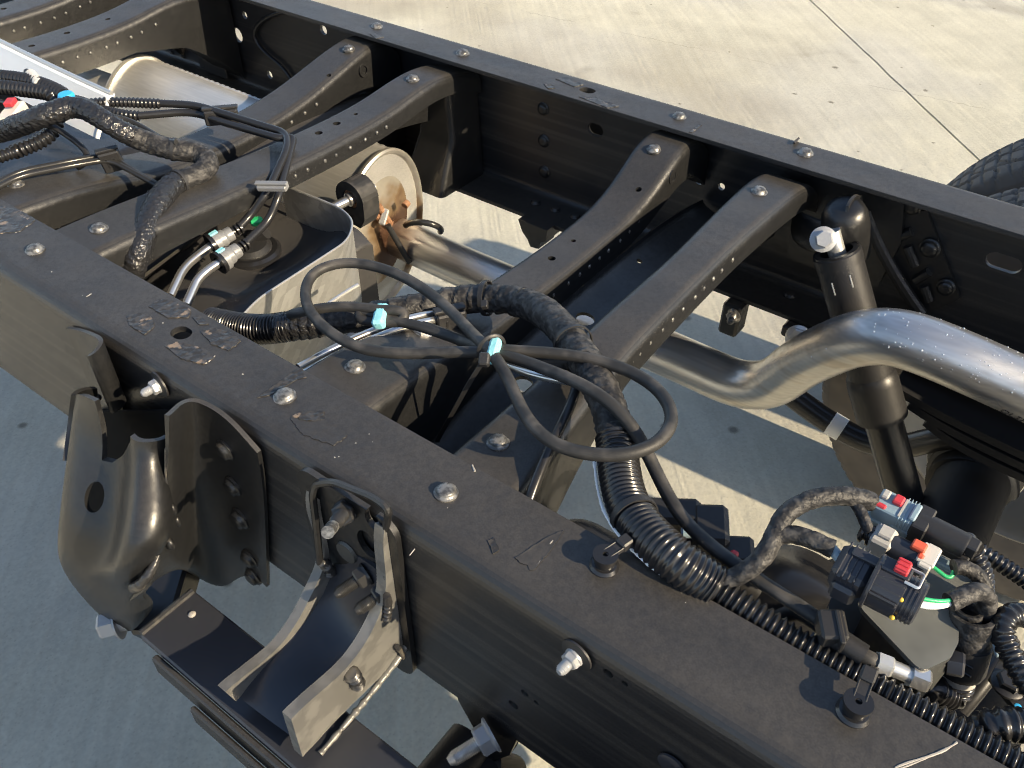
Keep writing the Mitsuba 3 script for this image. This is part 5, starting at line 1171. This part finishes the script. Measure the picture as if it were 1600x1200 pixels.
# ---------------------------------------------------------------- plug bracket and electrical plugs at the right
PB = thing('plug_bracket', 'flat dusty dark plate under the electrical plugs', 'bracket')
pp = [P(u, v, 'z', .0)[:2] for u, v in [(1352, 948), (1392, 884), (1420, 838), (1490, 852), (1506, 885), (1513, 906), (1502, 924), (1470, 937), (1490, 966), (1489, 1000), (1478, 1022), (1440, 1040)]]
obj('plate', extr(Polygon(pp).buffer(-.004).buffer(.008, quad_segs=6), .005, (0, 0, -.005)), 'm_bracket', PB, 30)
e0, e1 = V3(0.3562, 0.1346, -0.004), V3(0.408, 0.1103, -0.004)
obj('flange', gridsheet(np.stack([[e0 + [0, 0, -d], (e0 + e1) / 2 + [0, 0, -d], e1 + [0, 0, -d]] for d in (0, .02, .045)]), .004), 'm_black', PB)
s0 = V3(0.4193, 0.1315, -0.003)
obj('tab', gridsheet(np.array([[e1 + [0, 0, 0], s0], [e1 + [.006, 0, -.02], s0 + [.006, 0, -.02]], [e1 + [.006, -.004, -.07], s0 + [.004, 0, -.06]]]), .004), 'm_bracket', PB, 40)
obj('nut', put(hexhead(.010, .012), V3(0.4238, 0.1388, -0.02), (.8, .2, .2)), 'm_greyblk', PB, 25)
obj('bolt', put(hexhead(.008, .008, .010), V3(0.4011, 0.1455, -0.03), (-.3, -.8, .4)), 'm_greyblk', PB, 25)

def axes(a, b, up=(0, -.15, 1)):
    d = np.array(b) - np.array(a); L = np.linalg.norm(d); d /= L
    n = np.array(up, float); n -= d * (n @ d); n /= np.linalg.norm(n)
    return np.array(a), d, n, np.cross(n, d), L
def blk(o, d, n, s, a0, a1, s0, s1, n0, n1, c=.0012):
    """box in a plug's own axes: along d, sideways s, up n"""
    m = cbox(a1 - a0, s1 - s0, n1 - n0, c)
    M = np.eye(4); M[:3, 0], M[:3, 1], M[:3, 2] = d, s, n
    M[:3, 3] = o + d * (a0 + a1) / 2 + s * (s0 + s1) / 2 + n * (n0 + n1) / 2
    m.apply_transform(M); return m
# blue grey plug
KA = thing('electrical_plug', 'blue grey plug with red lock tabs, uppermost at the right', 'electrical connector')
o, d, n, s, L = axes(V3(0.3277, 0.2108, 0.035), V3(0.3608, 0.2093, 0.035))
obj('housing', cat(blk(o, d, n, s, 0, L, -.011, .011, -.010, .008), blk(o, d, n, s, L * .5, L * 1.02, -.012, .013, -.016, -.004), blk(o, d, n, s, -.003, L * .7, -.013, -.005, -.017, -.008), blk(o, d, n, s, L * .82, L * .98, -.009, .009, .007, .012)), 'm_bluegrey', KA, 25)
obj('lock_tab', cat(blk(o, d, n, s, L * .32, L * .56, -.001, .0085, .0075, .0125), blk(o, d, n, s, L * .0, L * .28, -.010, -.005, .006, .0095)), 'm_red', KA, 25, 'red lock tab')
obj('housing_rib', cat(*[blk(o, d, n, s, L * (.62 + .08 * q_), L * (.645 + .08 * q_), -.0122, .0128, -.012, .0086, .0004) for q_ in range(4)], blk(o, d, n, s, L * .05, L * .9, .0105, .0125, -.002, .002, .0005)), 'm_bluegrey', KA, 25)
obj('lever', cat(blk(o, d, n, s, .001, L * .22, -.001, .008, .0075, .012), blk(o, d, n, s, L * .6, L * .62, -.010, .010, .0075, .0092)), 'm_grey', KA, 25)
o2 = o + d * L
obj('barrel', cat(blk(o2, d, n, s, -.002, .010, -.0125, .0125, -.013, .010), put(lathe([(0, 0), (.0105, 0), (.0105, .038), (.0098, .040), (0, .040)], 24), o2, d), blk(o2, d, n, s, .006, .046, -.010, -.004, -.012, -.003), blk(o2, d, n, s, .02, .048, -.006, .006, -.006, .0085)), 'm_plastic', KA, 25)
obj('clip', blk(o2, d, n, s, .004, .044, -.014, -.006, -.024, -.018), 'm_bluegrey', KA, 25)
k_ = o2 + d * .046
obj('conduit', conduit([k_, V3(0.3998, 0.2167, 0.03), V3(0.4134, 0.2146, 0.018), V3(0.4242, 0.2142, 0), V3(0.4326, 0.2109, -0.02)], .0085, .0052, .22, 18), 'm_gloss', KA, 60)
# ivory and black plug
KB_ = thing('electrical_plug', 'slim black plug with an ivory end and orange red tab, between the other two', 'electrical connector')
o, d, n, s, L = axes(V3(0.3364, 0.1811, 0.026), V3(0.379, 0.1796, 0.026))
obj('end_cap', cat(blk(o, d, n, s, .0, .017, -.010, .010, -.012, .010, .002), blk(o, d, n, s, .003, .015, -.004, .008, .009, .013)), 'm_grey', KB_, 25)
obj('seal', put(lathe([(0, -.010), (.006, -.010), (.009, -.008), (.009, -.006), (.006, -.005), (.006, -.003), (.009, -.002), (.009, 0), (0, 0)], 24), o, d), 'm_gloss', KB_, 25)
obj('housing', cat(put(lathe([(0, .015), (.0105, .015), (.0105, .036), (0, .036)], 24), o, d), blk(o, d, n, s, .034, L + .004, -.0125, .0125, -.012, .009, .003)), 'm_greyblk', KB_, 25)
obj('top_plate', cat(blk(o, d, n, s, .036, .050, -.008, .012, .008, .0115), blk(o, d, n, s, L - .004, L + .006, -.011, .013, -.011, .011)), 'm_ivory', KB_, 25)
obj('lock_tab', cat(blk(o, d, n, s, L - .014, L - .003, -.001, .008, .008, .015), blk(o, d, n, s, .036, .041, -.006, -.001, .0105, .0125)), 'm_orange', KB_, 25, 'orange red lock tab')
oB, dB = o + d * (L + .006), d
# big black plug
KC = thing('electrical_plug', 'large round black plug with a red tab, nearest the viewer at the right', 'electrical connector')
o, d, n, s, L = axes(V3(0.3235, 0.1299, 0.036), V3(0.3875, 0.1299, 0.036))
obj('rear_shell', cat(blk(o, d, n, s, 0, L * .42, -.016, .015, -.014, .012, .004), blk(o, d, n, s, .004, L * .36, -.021, -.008, -.018, .002, .003), blk(o, d, n, s, L * .12, L * .48, .004, .012, .010, .015, .001)), 'm_greyblk', KC, 25)
obj('flange', put(lathe([(0, L * .42), (.021, L * .42), (.0225, L * .44), (.0225, L * .47), (.019, L * .48), (0, L * .48)], 40), o, d), 'm_greyblk', KC, 25)
obj('front_shell', cat(put(lathe([(0, L * .46), (.0195, L * .46), (.0195, L * .80), (.0175, L * .81), (.0175, L), (.015, L * 1.02), (0, L * 1.02)], 44), o, d), blk(o, d, n, s, L * .46, L * .80, .0, .012, .015, .0225), *[blk(o, d, n, s, L * .46, L * .80, -.0185 + .006 * q_, -.0165 + .006 * q_, .006 + .0035 * q_, .0125 + .0035 * q_) for q_ in range(3)]), 'm_greyblk', KC, 25)
for q_ in range(4): obj('shell_rib', blk(o, d, n, s, L * (.06 + .07 * q_), L * (.085 + .07 * q_), -.0168, .0158, -.0148, .0128, .0006), 'm_greyblk', KC, 25)
for q_ in range(3): obj('shell_ring', put(lathe([(.0172, L * (.84 + .05 * q_)), (.0184, L * (.845 + .05 * q_)), (.0184, L * (.865 + .05 * q_)), (.0172, L * (.87 + .05 * q_)), (.0172, L * (.84 + .05 * q_))], 40), o, d), 'm_greyblk', KC, 25)
obj('lock_tab', cat(blk(o, d, n, s, L * .60, L * .76, .001, .0125, .0215, .027), *[blk(o, d, n, s, L * .60, L * .75, .002 + .004 * q_, .004 + .004 * q_, .0265, .0280) for q_ in range(3)]), 'm_red', KC, 25, 'bright red lock tab')
obj('latch_frame', cat(*[sweep(rounded([o + d * L * a_ + n * .022 + s * b_ for a_, b_ in [(.76, -.002), (.92, -.002), (.92, .011), (.76, .011)]], .002, 30) - n * .0015 * q_, .0008, 6) for q_ in range(2)]), 'm_zinc', KC)
obj('yellow_pin', cat(*[put(trimesh.creation.icosphere(1, .002), o + d * L * .81 + n * a_ + s * b_) for a_, b_ in [(.013, -.012), (-.002, -.020)]]), 'm_yellow', KC)
oC, dC = o + d * L, d
# wires from the plugs
for lab, m, pts in [('green wire from the slim black plug', 'm_green', [oB - dB * .004, oB + dB * .004, oB + dB * .010 + np.array([.003, .0, -.002]), V3(0.3998, 0.186, 0.026)]),
                    ('green wire beside the white wire from the large black plug', 'm_green', [oC - dC * .004 + np.array([0, 0, .006]), V3(0.3935, 0.1352, 0.04), V3(0.4018, 0.1424, 0.038), V3(0.406, 0.1494, 0.036)]),
                    ('thick white wire from the large black plug', 'm_white', [oC - dC * .004, V3(0.394, 0.1351, 0.034), V3(0.4008, 0.1408, 0.034), V3(0.4062, 0.1502, 0.032)])]:
    k = thing('wire', lab, 'wire')
    obj('strand', tube(pts, .0030 if m == 'm_white' else .0016, 10, 30), m, k, 60)
TW = thing('taped_wires', 'grey cloth taped pair of wires bending down into the sleeve at the right', 'wiring')
obj('tape', taped([V3(0.4048, 0.1475, 0.033), V3(0.4129, 0.1606, 0.034), V3(0.4218, 0.1744, 0.03), V3(0.4297, 0.1799, 0.018), V3(0.4313, 0.1799, 0.004)], .0072, seed=21, amp=.1, pitch=.007), 'm_tape', TW, 60)
obj('tape', taped([V3(0.3986, 0.1859, 0.03), V3(0.4094, 0.1929, 0.028), V3(0.4193, 0.1944, 0.022), V3(0.4276, 0.1908, 0.012), V3(0.4312, 0.1891, 0)], .0060, seed=22, amp=.1, pitch=.006), 'm_tape', TW, 60)
SV = thing('cable_sleeve', 'upright black cloth sleeve with a latched collar at the right', 'cable sleeve')
v0, v1, v2 = V3(0.4255, 0.1732, 0.005), V3(0.4307, 0.167, -0.018), V3(0.432, 0.1504, -0.03)
sv = v1 - v0; sv /= np.linalg.norm(sv)
obj('sleeve', put(lathe([(.0125, 0), (.0165, 0), (.0168, .002), (.0165, .030), (.012, .030), (.0125, 0)], 30), v0, sv), 'm_tape', SV, 30)
obj('inner_roll', put(lathe([(.007, -.002), (.010, -.002), (.010, .02), (.007, .02), (.007, -.002)], 24), v0 + [-.003, 0, 0], sv), 'm_tape', SV, 30)
obj('collar', put(lathe([(.012, .026), (.0182, .026), (.0182, .050), (.0160, .056), (0, .056)], 30), v0, sv), 'm_plastic', SV, 30)
for q_ in range(2):
    e_ = v0 + sv * (.034 + .008 * q_); tt = EYE - e_; tt -= sv * (tt @ sv); tt /= np.linalg.norm(tt)
    obj('latch', put(cbox(.016, .0022, .002, .0005), e_ + tt * .018, tt, np.cross(tt, sv) + .3 * sv), 'm_gloss', SV)
obj('ring', put(lathe([(.009, .055), (.0125, .055), (.0125, .064), (.009, .064), (.009, .055)], 26), v0, sv), 'm_grey', SV)
obj('conduit', conduit([v0 + sv * .058, v0 + sv * .080 + np.array([-.004, -.002, 0]), V3(0.4273, 0.1406, -0.06), V3(0.4297, 0.144, -0.09)], .0125, .0046, .16, 22), 'm_gloss', SV, 60)
# taped branch from the conduit to the plugs
BR = thing('taped_branch', 'grey cloth taped branch rising from the conduit and forking to the three plugs', 'wiring')
obj('stem', taped([V3(0.2524, 0.0834, 0), V3(0.2653, 0.0939, 0.012), V3(0.2734, 0.1067, 0.024), V3(0.2744, 0.1251, 0.032), V3(0.2734, 0.1408, 0.04), V3(0.2795, 0.1592, 0.046), V3(0.2932, 0.1776, 0.048), V3(0.3074, 0.1914, 0.046), V3(0.3245, 0.2052, 0.038)], .0078, seed=31, amp=.10, pitch=.016), 'm_tape', BR, 60)
obj('fork', taped([V3(0.3074, 0.1927, 0.044), V3(0.3173, 0.1907, 0.04), V3(0.326, 0.1846, 0.036), V3(0.3337, 0.1789, 0.031)], .0046, seed=32, amp=.15, pitch=.006), 'm_tape', BR, 60)
obj('fork', taped([V3(0.2736, 0.1245, 0.032), V3(0.2842, 0.1342, 0.036), V3(0.2986, 0.1373, 0.038), V3(0.3174, 0.1389, 0.038)], .0072, seed=33, amp=.10, pitch=.012), 'm_tape', BR, 60)
obj('wire_end', tube([V3(0.3153, 0.1389, 0.038), V3(0.3245, 0.1353, 0.036)], .0045, 12, 10), 'm_bluegrey', BR)
for lab, m_, q_ in [('thin blue wire entering the blue grey plug', 'm_blue', 0), ('thin white wire entering the blue grey plug', 'm_white', 1), ('thin red wire entering the blue grey plug', 'm_red', 2)]:
    k = thing('wire', lab, 'wire')
    obj('strand', tube([V3(0.3203, 0.2033, 0.04) + np.array([0, .002 * q_, .001 * q_]), P(1364, 783 + q_, 'z', .040), P(1376, 787 + 2 * q_, 'z', .037)], .0011, 8, 12), m_, k, 60)
# brake hose end, clip and fitting
BH = thing('brake_hose', 'short black hose bending out beside the conduit, with a metal fitting', 'hose')
obj('hose', tube([V3(0.2986, 0.1131, -0.06), V3(0.3009, 0.1092, -0.036), V3(0.311, 0.1129, -0.024), V3(0.3293, 0.1064, -0.014), V3(0.3467, 0.0981, -0.008), V3(0.3653, 0.093, -0.004), V3(0.3788, 0.0953, -0.006)], .0064, 16, 90), 'm_rubber', BH, 60)
obj('sleeve', cyl(V3(0.345, 0.0933, 0), V3(0.3699, 0.093, -0.003), .0088, 20), 'm_plastic', BH)
f0, f1 = V3(0.3788, 0.0953, -0.006), V3(0.4119, 0.1059, -0.012)
fd_ = (f1 - f0) / np.linalg.norm(f1 - f0)
obj('fitting', cat(put(hexhead(.0088, .012), f0, fd_), cyl(f0 + fd_ * .012, f0 + fd_ * .030, .0064, 18)), 'm_zinc', BH, 25)
obj('flare_nut', put(hexhead(.0095, .014), f0 + fd_ * .026, fd_), 'm_chrome', BH, 25)
CP = thing('cable_clamp', 'square black clamp pinning the loose cable end beside the hose', 'clamp')
obj('block', put(cbox(.020, .024, .022, .002), V3(0.3418, 0.0947, 0.004), (0, -.2, 1), (.82, .55, 0)), 'm_plastic', CP, 30)
obj('lip', put(cbox(.004, .027, .026, .001), V3(0.347, 0.0944, 0.004), (0, -.2, 1), (.82, .55, 0)), 'm_plastic', CP, 30)
# conduits and bracket at the right edge
loom('corrugated conduit bending back on itself at the right edge', [V3(0.4724, 0.2234, -0.02), V3(0.4581, 0.2005, 0), V3(0.4471, 0.1827, 0.008), V3(0.4472, 0.1732, 0.004), V3(0.4567, 0.1651, -0.004), V3(0.473, 0.1517, -0.01), V3(0.4963, 0.144, -0.02)], .0095, .0062, 'm_gloss', .16)
loom('thin corrugated conduit in the shade running off the right edge', [V3(0.4008, 0.3515, -0.1), V3(0.4325, 0.346, -0.1), V3(0.465, 0.3484, -0.11), V3(0.503, 0.3493, -0.12)], .0085, .0055)
loom('corrugated conduit leaving the lower right corner beside the rail', [V3(0.4613, 0.1004, -0.02), V3(0.4693, 0.1049, -0.012), V3(0.4825, 0.1136, -0.012), V3(0.5064, 0.1219, -0.012)], .0130, .0062, 'm_gloss', .16)
RB = thing('rear_bracket', 'dark bolted bracket in the shade at the lower right', 'bracket')
rp = [P(u, v, 'z', -.10)[:2] for u, v in [(1545, 1060), (1570, 1015), (1640, 1070), (1640, 1150), (1590, 1115)]]
obj('plate', extr(Polygon(rp), .006, (0, 0, -.103)), 'm_black', RB)
obj('bolt', put(hexhead(.011, .010, .014), V3(0.4785, 0.2094, -0.095)), 'm_black', RB)
obj('fold', put(cbox(.02, .012, .004, .001), V3(0.468, 0.2389, -0.09), (0, -.3, 1), (.8, .5, 0)), 'm_bluegrey', RB)
obj('blue_dot', put(lathe([(0, 0), (.003, 0), (0, .001)], 14), V3(0.4907, 0.1948, -0.0965)), 'm_blue', RB)
obj('rod', tube([V3(0.4604, 0.2101, -0.16), V3(0.4678, 0.2411, -0.14), V3(0.475, 0.2883, -0.13)], .008, 12, 20), 'm_black', RB)
# lettering on the pipe
kt, at_ = pipe_pick(1560, 640)
cd = math.copysign(1, (on_pipe(kt, at_ + .2) - on_pipe(kt, at_))[2])
tx = wrap_text('CLIF', .011, kt, at_, cd)
if tx.volume < 0: tx.invert()
obj('printed_code', tx, 'm_text', PIPE, False, 'black printed letters CLIF on the pipe')
